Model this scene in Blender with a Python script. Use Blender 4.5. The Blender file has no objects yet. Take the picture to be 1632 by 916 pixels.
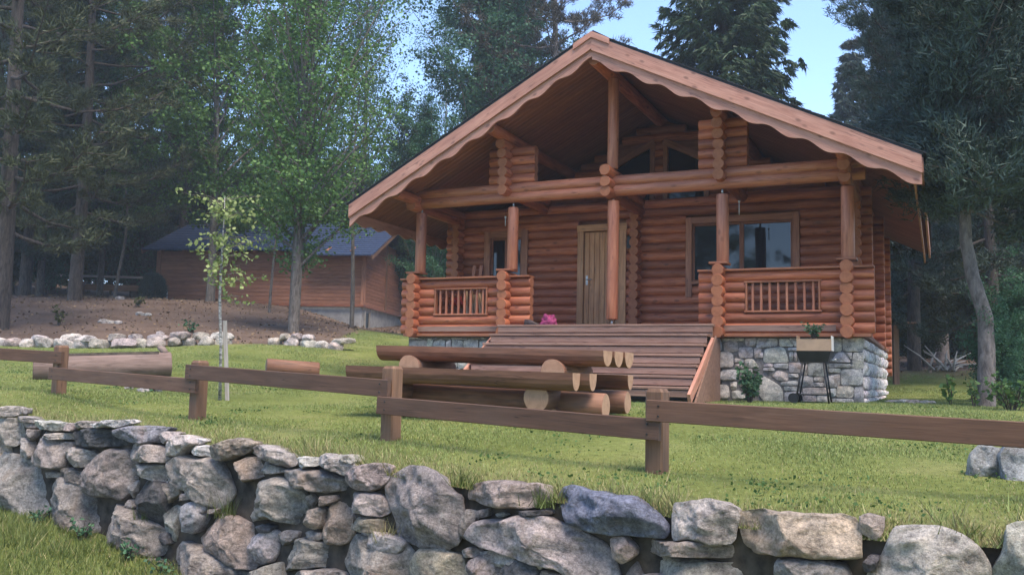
import bpy, math, random
import numpy as np
from mathutils import Vector, Matrix, noise as mnoise

random.seed(7)
rng = np.random.default_rng(7)
scene = bpy.context.scene
col = scene.collection
R = math.radians

# ------------------------------------------------------------------ camera, sky, sun, exposure
EYE = 1.6
PITCH, ROLL, FPX, PW, PH = 5.652, 1.294, 1464.31, 1632.0, 916.0
cam_data = bpy.data.cameras.new('camera')
cam = bpy.data.objects.new('camera', cam_data)
col.objects.link(cam)
cam_data.sensor_width = 36.0
cam_data.lens = 36.0 * FPX / PW
cam_data.clip_start = 0.05
cam_data.clip_end = 3000
cam.matrix_world = (Matrix.Translation((0, 0, EYE)) @ Matrix.Rotation(R(90 + PITCH), 4, 'X')
                    @ Matrix.Rotation(R(ROLL), 4, 'Z'))
scene.camera = cam

SUN_ELEV, SUN_AZ = 63.0, 150.0      # azimuth clockwise from +Y: behind the camera, to the right
world = bpy.data.worlds.new('World')
scene.world = world
world.use_nodes = True
wn = world.node_tree.nodes
wl = world.node_tree.links
bg = wn['Background']
sky = wn.new('ShaderNodeTexSky')
sky.sky_type = 'NISHITA'
sky.sun_disc = False
sky.sun_elevation = R(SUN_ELEV)
sky.sun_rotation = R(SUN_AZ)
sky.altitude = 2500
sky.air_density = 1.0
sky.dust_density = 0.1
sky.ozone_density = 1.5
wl.new(sky.outputs[0], bg.inputs[0])
bg.inputs[1].default_value = 0.14

sun_data = bpy.data.lights.new('sun', 'SUN')
sun_data.energy = 2.0
sun_data.angle = R(35)
sun_data.color = (1.0, 0.86, 0.7)
sun = bpy.data.objects.new('sun', sun_data)
col.objects.link(sun)
sd = Vector((math.sin(R(SUN_AZ)) * math.cos(R(SUN_ELEV)), math.cos(R(SUN_AZ)) * math.cos(R(SUN_ELEV)), math.sin(R(SUN_ELEV))))
sun.rotation_euler = sd.to_track_quat('Z', 'Y').to_euler()

scene.view_settings.view_transform = 'Standard'
scene.view_settings.look = 'None'
scene.view_settings.exposure = 1.8
scene.view_settings.gamma = 1.0
scene.view_settings.use_curve_mapping = False

scene.cycles.max_bounces = 4
scene.cycles.diffuse_bounces = 2
scene.cycles.glossy_bounces = 2
scene.cycles.transmission_bounces = 2
scene.cycles.volume_bounces = 0

# ------------------------------------------------------------------ survey helpers (pixel of the photo + distance -> world point)
def ray(px, py):
    r = R(ROLL); a = px - PW / 2; b = py - PH / 2
    u = a * math.cos(r) + b * math.sin(r); v = -a * math.sin(r) + b * math.cos(r)
    d = (u / FPX, 1.0, -v / FPX); t = R(PITCH)
    return (d[0], d[1] * math.cos(t) - d[2] * math.sin(t), d[1] * math.sin(t) + d[2] * math.cos(t))

def at(px, py, D):
    d = ray(px, py); k = D / d[1]
    return Vector((d[0] * k, D, d[2] * k + EYE))

HYAW = 25.05
HLOC = Vector((1.663, 15.851, 2.352))
def h2w(X, Y, Z):
    a = R(-HYAW)
    return Vector((X * math.cos(a) - Y * math.sin(a) + HLOC.x, X * math.sin(a) + Y * math.cos(a) + HLOC.y, Z + HLOC.z))

def hray(px, py, Y):
    d = ray(px, py); a = R(HYAW)
    ro = lambda x, y: (x * math.cos(a) - y * math.sin(a), x * math.sin(a) + y * math.cos(a))
    o = ro(-HLOC.x, -HLOC.y); dl = ro(d[0], d[1]); k = (Y - o[1]) / dl[1]
    return o[0] + k * dl[0], d[2] * k + EYE - HLOC.z

# ------------------------------------------------------------------ objects, properties, meshes
def tag(o, label=None, cat=None, group=None, kind=None):
    if label: o['label'] = label
    if cat: o['category'] = cat
    if group: o['group'] = group
    if kind: o['kind'] = kind
    return o

def thing(name, label, cat, loc=(0, 0, 0), rotz=0.0, group=None):
    o = bpy.data.objects.new(name, None)
    col.objects.link(o)
    o.location = loc
    o.rotation_euler = (0, 0, rotz)
    o.empty_display_size = 0.2
    return tag(o, label, cat, group)

def link(name, me, parent=None, loc=None, mat4=None):
    o = bpy.data.objects.new(name, me)
    col.objects.link(o)
    if parent: o.parent = parent
    if mat4 is not None: o.matrix_local = mat4
    elif loc is not None: o.location = loc
    return o

class MB:
    def __init__(s): s.v = []; s.f = []; s.m = []; s.sm = []
    def add(s, vs, fs, mi=0, smooth=False):
        b = len(s.v); s.v += [tuple(p) for p in vs]
        for f in fs: s.f.append(tuple(i + b for i in f)); s.m.append(mi); s.sm.append(smooth)
    def box(s, lo, hi, mi=0):
        x0, y0, z0 = lo; x1, y1, z1 = hi
        s.add([(x0,y0,z0),(x1,y0,z0),(x1,y1,z0),(x0,y1,z0),(x0,y0,z1),(x1,y0,z1),(x1,y1,z1),(x0,y1,z1)],
              [(3,2,1,0),(4,5,6,7),(0,1,5,4),(1,2,6,5),(2,3,7,6),(3,0,4,7)], mi)
    def prism(s, poly, y0, y1, mi=0):          # polygon in XZ (counter-clockwise seen from -Y), extruded along Y
        n = len(poly)
        vs = [(x, y0, z) for x, z in poly] + [(x, y1, z) for x, z in poly]
        fs = [tuple(range(n)), tuple(range(2*n-1, n-1, -1))] + [((i+1) % n, i, n+i, n+(i+1) % n) for i in range(n)]
        s.add(vs, fs, mi)
    def tube(s, pts, rad, n=8, mi=0, cap=True, capmat=None, smooth=True, jitter=0.0):
        pts = [Vector(p) for p in pts]
        if not hasattr(rad, '__len__'): rad = [rad] * len(pts)
        vs = []; fs = []
        up = Vector((0, 0, 1)); d0 = (pts[1] - pts[0]).normalized()
        if abs(d0.dot(up)) > 0.9: up = Vector((1, 0, 0))
        side = d0.cross(up).normalized()
        for i, p in enumerate(pts):
            d = (pts[min(i+1, len(pts)-1)] - pts[max(i-1, 0)]).normalized()
            side = (side - d * side.dot(d)).normalized(); oth = side.cross(d)
            for k in range(n):
                a = 2 * math.pi * k / n
                rr = rad[i] * (1 + jitter * random.uniform(-1, 1))
                vs.append(p + side * math.cos(a) * rr + oth * math.sin(a) * rr)
        for i in range(len(pts)-1):
            for k in range(n):
                fs.append((i*n+k, i*n+(k+1) % n, (i+1)*n+(k+1) % n, (i+1)*n+k))
        s.add(vs, fs, mi, smooth)
        if cap:
            b = len(s.v) - len(vs); cm = mi if capmat is None else capmat
            s.f.append(tuple(b + k for k in range(n-1, -1, -1))); s.m.append(cm); s.sm.append(False)
            s.f.append(tuple(b + (len(pts)-1)*n + k for k in range(n))); s.m.append(cm); s.sm.append(False)
    def mesh(s, name, mats):
        me = bpy.data.meshes.new(name)
        me.from_pydata(s.v, [], s.f)
        for m in (mats if isinstance(mats, (list, tuple)) else [mats]): me.materials.append(m)
        me.polygons.foreach_set('material_index', s.m)
        me.polygons.foreach_set('use_smooth', s.sm)
        me.update()
        return me
    def build(s, name, mats, parent=None, loc=None, mat4=None):
        return link(name, s.mesh(name, mats), parent, loc, mat4)

def frame_x(p0, p1, upv=(0, 0, 1)):
    """matrix whose X axis runs p0 -> p1, origin at the middle"""
    p0 = Vector(p0); p1 = Vector(p1); x = (p1 - p0).normalized(); u = Vector(upv)
    if abs(x.dot(u)) > 0.99: u = Vector((0, 1, 0))
    y = u.cross(x).normalized(); z = x.cross(y)
    m = Matrix((x, y, z)).transposed().to_4x4(); m.translation = (p0 + p1) / 2
    return m, (p1 - p0).length

_cache = {}
def plank(name, p0, p1, w, h, mat, parent, upv=(0, 0, 1), bev=0.006):
    """board from p0 to p1: w across (local Y), h thick (local Z); grain along local X"""
    m, L = frame_x(p0, p1, upv)
    key = ('p', round(L, 3), round(w, 3), round(h, 3), mat.name)
    me = _cache.get(key)
    if me is None:
        b = MB(); e = min(bev, w * .2, h * .2); hw = w/2; hh = h/2
        sec = [(-hw+e, -hh), (hw-e, -hh), (hw, -hh+e), (hw, hh-e), (hw-e, hh), (-hw+e, hh), (-hw, hh-e), (-hw, -hh+e)]
        vs = [(-L/2, y, z) for y, z in sec] + [(L/2, y, z) for y, z in sec]
        b.add(vs, [tuple(range(7, -1, -1)), tuple(range(8, 16))] + [(i, (i+1) % 8, 8+(i+1) % 8, 8+i) for i in range(8)])
        me = b.mesh(name, mat); _cache[key] = me
    return link(name, me, parent, mat4=m)

def log(name, p0, p1, r, mats, parent, n=14, wob=0.02, r1=None, spin=True):
    """peeled log: slightly uneven, chamfered ends; mats = (side, end grain)"""
    m, L = frame_x(p0, p1)
    b = MB(); r1 = r if r1 is None else r1
    ns = max(2, min(7, int(L / 0.6) + 1)); xs = [-L/2, -L/2 + .012] + [(-L/2 + L * i / ns) for i in range(1, ns)] + [L/2 - .012, L/2]
    vs = []
    ph = random.uniform(0, 6)
    for i, x in enumerate(xs):
        t = (x + L/2) / L; rr = r + (r1 - r) * t
        if i in (0, len(xs)-1): rr *= 0.94
        oy = wob * r * math.sin(ph + x * 1.9); oz = wob * r * math.cos(ph * 1.7 + x * 1.3)
        for k in range(n):
            a = 2 * math.pi * k / n
            q = rr * (1 + wob * math.sin(3 * a + ph + x))
            vs.append((x, oy + q * math.cos(a), oz + q * math.sin(a)))
    fs = [(i*n+k, i*n+(k+1) % n, (i+1)*n+(k+1) % n, (i+1)*n+k) for i in range(len(xs)-1) for k in range(n)]
    b.add(vs, fs, 0, True)
    b.f.append(tuple(range(n-1, -1, -1))); b.m.append(1); b.sm.append(False)
    b.f.append(tuple((len(xs)-1)*n + k for k in range(n))); b.m.append(1); b.sm.append(False)
    return b.build(name, list(mats), parent, mat4=m)

def soup(name, V, mats, parent=None, loc=None, smooth=False, mat_idx=None):
    """V (N,k,3) array of separate k-gons -> one mesh object"""
    return link(name, soup_mesh(name, V, mats, smooth, mat_idx), parent, loc)

def soup_mesh(name, V, mats, smooth=False, mat_idx=None):
    N, k, _ = V.shape
    me = bpy.data.meshes.new(name)
    me.vertices.add(N*k); me.vertices.foreach_set('co', np.ascontiguousarray(V, dtype=np.float32).ravel())
    me.loops.add(N*k); me.loops.foreach_set('vertex_index', np.arange(N*k, dtype=np.int32))
    me.polygons.add(N)
    me.polygons.foreach_set('loop_start', np.arange(0, N*k, k, dtype=np.int32))
    if mat_idx is not None: me.polygons.foreach_set('material_index', mat_idx.astype(np.int32))
    me.polygons.foreach_set('use_smooth', np.full(N, smooth))
    for m in (mats if isinstance(mats, (list, tuple)) else [mats]): me.materials.append(m)
    me.update(calc_edges=True)
    return me

def copy_tree(o, parent=None):
    c = o.copy(); col.objects.link(c)
    if parent: c.parent = parent
    for ch in list(o.children): copy_tree(ch, c)
    return c

# ------------------------------------------------------------------ materials
def new_mat(name):
    m = bpy.data.materials.new(name); m.use_nodes = True
    nt = m.node_tree
    return m, nt, nt.nodes, nt.links, nt.nodes['Principled BSDF']

def ramp(nd, ln, src, stops):
    r = nd.new('ShaderNodeValToRGB'); el = r.color_ramp.elements
    while len(el) < len(stops): el.new(0.5)
    for e, (p, c) in zip(el, stops): e.position = p; e.color = (*c, 1) if len(c) == 3 else c
    ln.new(src, r.inputs[0]); return r

def coords(nd, ln, scale, rand=True, space='Object'):
    tc = nd.new('ShaderNodeTexCoord'); mp = nd.new('ShaderNodeMapping'); mp.inputs['Scale'].default_value = scale
    src = tc.outputs[space]
    if rand:
        oi = nd.new('ShaderNodeObjectInfo'); mu = nd.new('ShaderNodeMath'); mu.operation = 'MULTIPLY'; mu.inputs[1].default_value = 91.7
        ln.new(oi.outputs['Random'], mu.inputs[0])
        va = nd.new('ShaderNodeVectorMath'); va.operation = 'ADD'
        ln.new(src, va.inputs[0]); ln.new(mu.outputs[0], va.inputs[1]); src = va.outputs[0]
    ln.new(src, mp.inputs[0]); return mp.outputs[0]

def tex_noise(nd, ln, vec, scale, detail=4, rough=0.55, dist=0.0):
    n = nd.new('ShaderNodeTexNoise'); n.inputs['Scale'].default_value = scale; n.inputs['Detail'].default_value = detail
    n.inputs['Roughness'].default_value = rough; n.inputs['Distortion'].default_value = dist
    ln.new(vec, n.inputs['Vector']); return n.outputs['Fac']

def mixc(nd, ln, fac, a, b, mode='MIX'):
    m = nd.new('ShaderNodeMix'); m.data_type = 'RGBA'; m.blend_type = mode
    for s, v in ((m.inputs[0], fac), (m.inputs[6], a), (m.inputs[7], b)):
        if hasattr(v, 'links') or isinstance(v, bpy.types.NodeSocket): ln.new(v, s)
        elif isinstance(v, (int, float)): s.default_value = v
        else: s.default_value = (*v, 1)
    return m.outputs[2]

def bump(nd, ln, h, strength, dist, bs):
    b = nd.new('ShaderNodeBump'); b.inputs['Strength'].default_value = strength; b.inputs['Distance'].default_value = dist
    ln.new(h, b.inputs['Height']); ln.new(b.outputs[0], bs.inputs['Normal']); return b

def wood(name, dark, mid, light, knots=0.5, rough=0.6, vary=0.25, grain=1.0, wear=None, checks=0.75):
    m, nt, nd, ln, bs = new_mat(name)
    v = coords(nd, ln, (0.9, 9 * grain, 9 * grain))
    n1 = tex_noise(nd, ln, v, 2.2, 6, 0.6, 0.4)
    c = ramp(nd, ln, n1, [(0.3, dark), (0.5, mid), (0.72, light)]).outputs[0]
    v2 = coords(nd, ln, (2.5, 70, 70))
    n2 = tex_noise(nd, ln, v2, 1.5, 3)
    c = mixc(nd, ln, 0.35, c, ramp(nd, ln, n2, [(0.3, (0.45, 0.45, 0.45)), (0.7, (1.15, 1.15, 1.15))]).outputs[0], 'MULTIPLY')
    if knots:
        v3 = coords(nd, ln, (3.1, 6.5, 6.5)); vo = nd.new('ShaderNodeTexVoronoi'); vo.inputs['Scale'].default_value = 1.0
        ln.new(v3, vo.inputs['Vector'])
        k = ramp(nd, ln, vo.outputs['Distance'], [(0.0, (1, 1, 1)), (0.09, (1, 1, 1)), (0.2, (0, 0, 0))])
        kk = nd.new('ShaderNodeMath'); kk.operation = 'MULTIPLY'; kk.inputs[1].default_value = knots
        ln.new(k.outputs[0], kk.inputs[0])
        c = mixc(nd, ln, kk.outputs[0], c, tuple(x * 0.32 for x in dark))
    v4 = coords(nd, ln, (0.5, 1.2, 1.2)); n4 = tex_noise(nd, ln, v4, 1.7, 4)
    w = wear or tuple(x * 0.55 for x in mid)
    c = mixc(nd, ln, ramp(nd, ln, n4, [(0.48, (0, 0, 0)), (0.75, (0.6, 0.6, 0.6))]).outputs[0], c, w)
    v5 = coords(nd, ln, (0.55, 13, 13)); n5 = tex_noise(nd, ln, v5, 1.6, 2, 0.4)      # drying checks
    ck = ramp(nd, ln, n5, [(0.485, (0, 0, 0)), (0.497, (checks,) * 3), (0.503, (checks,) * 3), (0.515, (0, 0, 0))])
    n6 = tex_noise(nd, ln, coords(nd, ln, (0.8, 2, 2)), 2.0, 2)
    cm = nd.new('ShaderNodeMath'); cm.operation = 'MULTIPLY'; ln.new(ck.outputs[0], cm.inputs[0]); ln.new(ramp(nd, ln, n6, [(0.5, (0, 0, 0)), (0.6, (1, 1, 1))]).outputs[0], cm.inputs[1])
    c = mixc(nd, ln, cm.outputs[0], c, tuple(x * 0.3 for x in dark))
    oi = nd.new('ShaderNodeObjectInfo'); mr = nd.new('ShaderNodeMapRange')
    mr.inputs[3].default_value = 1 - vary; mr.inputs[4].default_value = 1 + vary
    ln.new(oi.outputs['Random'], mr.inputs[0])
    hs = nd.new('ShaderNodeHueSaturation'); ln.new(c, hs.inputs['Color']); ln.new(mr.outputs[0], hs.inputs['Value'])
    ln.new(hs.outputs[0], bs.inputs['Base Color'])
    bs.inputs['Roughness'].default_value = rough
    bump(nd, ln, n2, 0.35, 0.004, bs)
    return m

def wood_end(name, c0, c1, c2):
    m, nt, nd, ln, bs = new_mat(name)
    tc = nd.new('ShaderNodeTexCoord'); sp = nd.new('ShaderNodeSeparateXYZ'); ln.new(tc.outputs['Object'], sp.inputs[0])
    cb = nd.new('ShaderNodeCombineXYZ'); ln.new(sp.outputs[1], cb.inputs[1]); ln.new(sp.outputs[2], cb.inputs[2])
    le = nd.new('ShaderNodeVectorMath'); le.operation = 'LENGTH'; ln.new(cb.outputs[0], le.inputs[0])
    nz = tex_noise(nd, ln, coords(nd, ln, (6, 6, 6)), 2.0, 3)
    ad = nd.new('ShaderNodeMath'); ad.operation = 'MULTIPLY_ADD'; ad.inputs[1].default_value = 0.03
    ln.new(nz, ad.inputs[0]); ln.new(le.outputs[1], ad.inputs[2])
    si = nd.new('ShaderNodeMath'); si.operation = 'SINE'; mu = nd.new('ShaderNodeMath'); mu.operation = 'MULTIPLY'; mu.inputs[1].default_value = 420
    ln.new(ad.outputs[0], mu.inputs[0]); ln.new(mu.outputs[0], si.inputs[0])
    c = ramp(nd, ln, si.outputs[0], [(0.0, c1), (0.8, c0)]).outputs[0]
    n2 = tex_noise(nd, ln, coords(nd, ln, (1, 14, 14)), 1.0, 4)
    c = mixc(nd, ln, ramp(nd, ln, n2, [(0.45, (0, 0, 0)), (0.7, (0.8, 0.8, 0.8))]).outputs[0], c, c2)
    ln.new(c, bs.inputs['Base Color']); bs.inputs['Roughness'].default_value = 0.8
    return m

def plain(name, colr, rough=0.6, metal=0.0, var=0.12, scale=6.0, spec=0.5, bumpd=0.0):
    m, nt, nd, ln, bs = new_mat(name)
    n = tex_noise(nd, ln, coords(nd, ln, (1, 1, 1)), scale, 5, 0.6)
    c = ramp(nd, ln, n, [(0.3, tuple(x * (1 - var * 1.6) for x in colr)), (0.7, tuple(x * (1 + var) for x in colr))])
    ln.new(c.outputs[0], bs.inputs['Base Color'])
    bs.inputs['Roughness'].default_value = rough; bs.inputs['Metallic'].default_value = metal
    bs.inputs['Specular IOR Level'].default_value = spec
    if bumpd: bump(nd, ln, n, 0.5, bumpd, bs)
    return m

def stone_mat(name, scale=1.0, bd=0.02):
    """colour comes from each stone's own object colour; grain, lichen, iron stain and cracks on top"""
    m, nt, nd, ln, bs = new_mat(name)
    oi = nd.new('ShaderNodeObjectInfo')
    v = coords(nd, ln, (scale,) * 3)
    n1 = tex_noise(nd, ln, v, 5.0, 8, 0.65, 0.3)
    c = mixc(nd, ln, 1.0, oi.outputs['Color'], ramp(nd, ln, n1, [(0.3, (0.42, 0.42, 0.44)), (0.5, (1, 1, 1)), (0.7, (1.55, 1.5, 1.45))]).outputs[0], 'MULTIPLY')
    n2 = tex_noise(nd, ln, v, 38, 7, 0.8)
    c = mixc(nd, ln, 0.85, c, ramp(nd, ln, n2, [(0.34, (0.38, 0.37, 0.37)), (0.5, (1, 1, 1)), (0.66, (1.6, 1.6, 1.58))]).outputs[0], 'MULTIPLY')
    n3 = tex_noise(nd, ln, v, 2.1, 5, 0.6, 0.6)
    c = mixc(nd, ln, ramp(nd, ln, n3, [(0.56, (0, 0, 0)), (0.74, (0.5, 0.5, 0.5))]).outputs[0], c, (0.33, 0.2, 0.12))
    n4 = tex_noise(nd, ln, v, 11, 6, 0.75)
    c = mixc(nd, ln, ramp(nd, ln, n4, [(0.6, (0, 0, 0)), (0.72, (0.5, 0.5, 0.5))]).outputs[0], c, (0.5, 0.5, 0.48))
    ln.new(c, bs.inputs['Base Color']); bs.inputs['Roughness'].default_value = 0.85
    bs.inputs['Specular IOR Level'].default_value = 0.3
    vs = coords(nd, ln, (scale, scale, scale * 1.4)); n5 = tex_noise(nd, ln, vs, 9, 10, 0.75, 0.3)
    ad = nd.new('ShaderNodeMath'); ad.operation = 'MULTIPLY_ADD'; ad.inputs[1].default_value = 0.35
    ln.new(n2, ad.inputs[0]); ln.new(n5, ad.inputs[2])
    bump(nd, ln, ad.outputs[0], 1.0, bd * 1.8, bs)
    return m

def leaf_mat(name, dark, light, trans=0.25, rough=0.55, big=0.5):
    m, nt, nd, ln, bs = new_mat(name)
    ge = nd.new('ShaderNodeNewGeometry'); oi = nd.new('ShaderNodeObjectInfo')
    n = tex_noise(nd, ln, coords(nd, ln, (1, 1, 1)), big, 3)
    ad = nd.new('ShaderNodeMath'); ad.operation = 'MULTIPLY_ADD'; ad.inputs[1].default_value = 0.55; ln.new(ge.outputs['Random Per Island'], ad.inputs[0])
    mu = nd.new('ShaderNodeMath'); mu.operation = 'MULTIPLY'; mu.inputs[1].default_value = 0.6; ln.new(n, mu.inputs[0]); ln.new(mu.outputs[0], ad.inputs[2])
    c = ramp(nd, ln, ad.outputs[0], [(0.15, dark), (0.85, light)]).outputs[0]
    hs = nd.new('ShaderNodeHueSaturation'); mr = nd.new('ShaderNodeMapRange'); mr.inputs[3].default_value = 0.8; mr.inputs[4].default_value = 1.2
    ln.new(oi.outputs['Random'], mr.inputs[0]); ln.new(mr.outputs[0], hs.inputs['Value']); ln.new(c, hs.inputs['Color'])
    ln.new(hs.outputs[0], bs.inputs['Base Color']); bs.inputs['Roughness'].default_value = rough
    bs.inputs['Specular IOR Level'].default_value = 0.25
    if trans:
        tr = nd.new('ShaderNodeBsdfTranslucent'); ln.new(hs.outputs[0], tr.inputs[0])
        mx = nd.new('ShaderNodeMixShader'); mx.inputs[0].default_value = trans
        ln.new(bs.outputs[0], mx.inputs[1]); ln.new(tr.outputs[0], mx.inputs[2])
        ln.new(mx.outputs[0], nd['Material Output'].inputs[0])
    return m

M = {}
M['log'] = wood('log_stain', (0.25, 0.064, 0.029), (0.44, 0.127, 0.054), (0.57, 0.2, 0.095), 0.6, 0.55, 0.3)
M['log_end'] = wood_end('log_end_grain', (0.43, 0.165, 0.078), (0.33, 0.115, 0.052), (0.26, 0.085, 0.04))
M['post'] = wood('post_wood', (0.32, 0.1, 0.05), (0.46, 0.16, 0.083), (0.55, 0.225, 0.125), 0.55, 0.5, 0.08)
M['fascia'] = wood('fascia_board', (0.4, 0.17, 0.115), (0.53, 0.25, 0.175), (0.61, 0.32, 0.23), 0.65, 0.6, 0.06)
M['trim'] = wood('trim_wood', (0.25, 0.08, 0.036), (0.38, 0.135, 0.062), (0.47, 0.19, 0.09), 0.35, 0.5, 0.1)
M['door'] = wood('door_wood', (0.4, 0.17, 0.07), (0.56, 0.26, 0.11), (0.64, 0.33, 0.16), 0.3, 0.5, 0.12)
M['deck'] = wood('deck_board', (0.2, 0.105, 0.075), (0.29, 0.165, 0.12), (0.37, 0.225, 0.17), 0.35, 0.7, 0.18, wear=(0.25, 0.165, 0.13))
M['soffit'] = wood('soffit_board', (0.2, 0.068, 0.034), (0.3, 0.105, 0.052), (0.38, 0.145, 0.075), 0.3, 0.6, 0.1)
M['fence'] = wood('fence_rail_wood', (0.085, 0.042, 0.025), (0.125, 0.062, 0.037), (0.17, 0.088, 0.055), 0.25, 0.75, 0.15, wear=(0.12, 0.08, 0.06))
M['fencepost'] = wood('fence_post_wood', (0.125, 0.064, 0.036), (0.19, 0.1, 0.056), (0.25, 0.14, 0.083), 0.3, 0.7, 0.15)
M['table'] = wood('table_log', (0.13, 0.055, 0.03), (0.22, 0.098, 0.055), (0.31, 0.145, 0.083), 0.4, 0.65, 0.3, wear=(0.14, 0.095, 0.07))
M['table_end'] = wood_end('table_end_grain', (0.5, 0.31, 0.2), (0.38, 0.22, 0.13), (0.3, 0.17, 0.1))
M['oldlog'] = wood('weathered_log', (0.13, 0.085, 0.07), (0.22, 0.15, 0.125), (0.3, 0.21, 0.18), 0.3, 0.85, 0.15, wear=(0.2, 0.18, 0.16))
M['oldlog_end'] = wood_end('weathered_end_grain', (0.3, 0.2, 0.14), (0.2, 0.125, 0.085), (0.14, 0.09, 0.065))
M['shedwood'] = wood('shed_board', (0.24, 0.1, 0.056), (0.35, 0.15, 0.085), (0.43, 0.2, 0.12), 0.2, 0.7, 0.16)
M['greywood'] = wood('grey_wood', (0.3, 0.27, 0.24), (0.42, 0.38, 0.34), (0.5, 0.47, 0.43), 0.2, 0.8, 0.15)
M['stone'] = stone_mat('rubble_stone', 1.0, 0.03)
M['cladding'] = stone_mat('cladding_stone', 2.0, 0.012)
M['mortar'] = plain('mortar', (0.2, 0.18, 0.17), 0.95, var=0.3, scale=30, bumpd=0.01)
M['earth'] = plain('earth', (0.07, 0.055, 0.042), 1.0, var=0.5, scale=9, bumpd=0)
M['concrete'] = plain('concrete', (0.33, 0.32, 0.31), 0.9, var=0.2, scale=3)
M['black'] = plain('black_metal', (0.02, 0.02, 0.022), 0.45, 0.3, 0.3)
M['steel'] = plain('steel', (0.45, 0.45, 0.46), 0.35, 0.9, 0.1)
M['cardboard'] = plain('cardboard', (0.4, 0.27, 0.18), 0.85, var=0.1)
M['white'] = plain('white_paint', (0.7, 0.68, 0.64), 0.6, var=0)
M['pink'] = plain('magenta_cloth', (0.3, 0.035, 0.12), 0.8, var=0.4, scale=20)
M['darkcloth'] = plain('dark_leather', (0.06, 0.035, 0.03), 0.6)
M['red'] = plain('red_cloth', (0.5, 0.05, 0.04), 0.8)
M['firewood'] = wood('split_wood', (0.4, 0.24, 0.14), (0.56, 0.38, 0.25), (0.66, 0.48, 0.33), 0.1, 0.8, 0.2)

def glass_mat():
    m, nt, nd, ln, bs = new_mat('window_glass')
    bs.inputs['Base Color'].default_value = (0.012, 0.013, 0.016, 1)
    bs.inputs['Roughness'].default_value = 0.03; bs.inputs['IOR'].default_value = 1.5
    n = tex_noise(nd, ln, coords(nd, ln, (1, 1, 1)), 1.2, 2)
    bump(nd, ln, n, 0.08, 0.02, bs)
    return m
M['glass'] = glass_mat()

def shingle_mat(name, c0, c1):
    m, nt, nd, ln, bs = new_mat(name)
    br = nd.new('ShaderNodeTexBrick'); br.inputs['Color1'].default_value = (*c0, 1); br.inputs['Color2'].default_value = (*c1, 1)
    br.inputs['Mortar'].default_value = (0.01, 0.01, 0.012, 1); br.inputs['Scale'].default_value = 3.0; br.inputs['Mortar Size'].default_value = 0.02
    tc = nd.new('ShaderNodeTexCoord'); ln.new(tc.outputs['UV'], br.inputs['Vector'])
    n = tex_noise(nd, ln, coords(nd, ln, (1, 1, 1)), 20, 4)
    c = mixc(nd, ln, 0.6, br.outputs[0], ramp(nd, ln, n, [(0.3, (0.6, 0.6, 0.6)), (0.7, (1.4, 1.4, 1.4))]).outputs[0], 'MULTIPLY')
    ln.new(c, bs.inputs['Base Color']); bs.inputs['Roughness'].default_value = 0.8
    return m
M['shingle'] = plain('dark_shingle', (0.03, 0.032, 0.04), 0.8, var=0.3, scale=14, bumpd=0.01)
M['blueshingle'] = plain('blue_grey_shingle', (0.02, 0.04, 0.1), 0.7, var=0.3, scale=10, bumpd=0.01)

def bark_mat(name, c0, c1, sc=(5, 5, 1.2)):
    m, nt, nd, ln, bs = new_mat(name)
    n = tex_noise(nd, ln, coords(nd, ln, sc), 3.5, 7, 0.7, 0.5)
    c = ramp(nd, ln, n, [(0.35, c0), (0.65, c1)])
    ln.new(c.outputs[0], bs.inputs['Base Color']); bs.inputs['Roughness'].default_value = 0.95
    bump(nd, ln, n, 0.9, 0.04, bs); return m
M['bark'] = bark_mat('grey_bark', (0.06, 0.05, 0.042), (0.2, 0.175, 0.15))
M['bark_dark'] = bark_mat('dark_bark', (0.03, 0.024, 0.02), (0.11, 0.085, 0.07))
M['bark_pine'] = bark_mat('pine_bark', (0.09, 0.075, 0.07), (0.26, 0.22, 0.2), (4, 4, 1.5))
M['birch'] = bark_mat('birch_bark', (0.05, 0.045, 0.04), (0.6, 0.58, 0.55), (3, 3, 7))
M['leaf_a'] = leaf_mat('leaf_mid_green', (0.04, 0.095, 0.024), (0.12, 0.215, 0.06))
M['leaf_b'] = leaf_mat('leaf_cool_green', (0.03, 0.085, 0.042), (0.09, 0.19, 0.1))
M['leaf_c'] = leaf_mat('leaf_olive', (0.035, 0.045, 0.016), (0.1, 0.11, 0.04))
M['leaf_pale'] = leaf_mat('leaf_pale_yellow_green', (0.12, 0.17, 0.055), (0.27, 0.32, 0.12), 0.3)
M['needle'] = leaf_mat('needle_dark', (0.018, 0.036, 0.028), (0.08, 0.115, 0.088), 0)
M['needle_olive'] = leaf_mat('needle_olive', (0.026, 0.038, 0.016), (0.09, 0.105, 0.045), 0)
M['needle_brown'] = leaf_mat('needle_brownish', (0.035, 0.03, 0.024), (0.1, 0.085, 0.062), 0)
M['needle_green'] = leaf_mat('needle_green', (0.02, 0.045, 0.02), (0.065, 0.11, 0.05), 0.08)
M['grass'] = leaf_mat('grass_blade', (0.115, 0.155, 0.042), (0.235, 0.285, 0.092), 0, 0.6, 0.8)
M['grass_dry'] = leaf_mat('grass_dry', (0.18, 0.165, 0.07), (0.38, 0.33, 0.17), 0, 0.6, 0.8)
M['grass_wild'] = leaf_mat('grass_wild', (0.05, 0.085, 0.02), (0.15, 0.18, 0.05), 0, 0.6, 0.8)
M['litter'] = leaf_mat('dead_leaf', (0.09, 0.06, 0.035), (0.26, 0.18, 0.11), 0)
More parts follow.
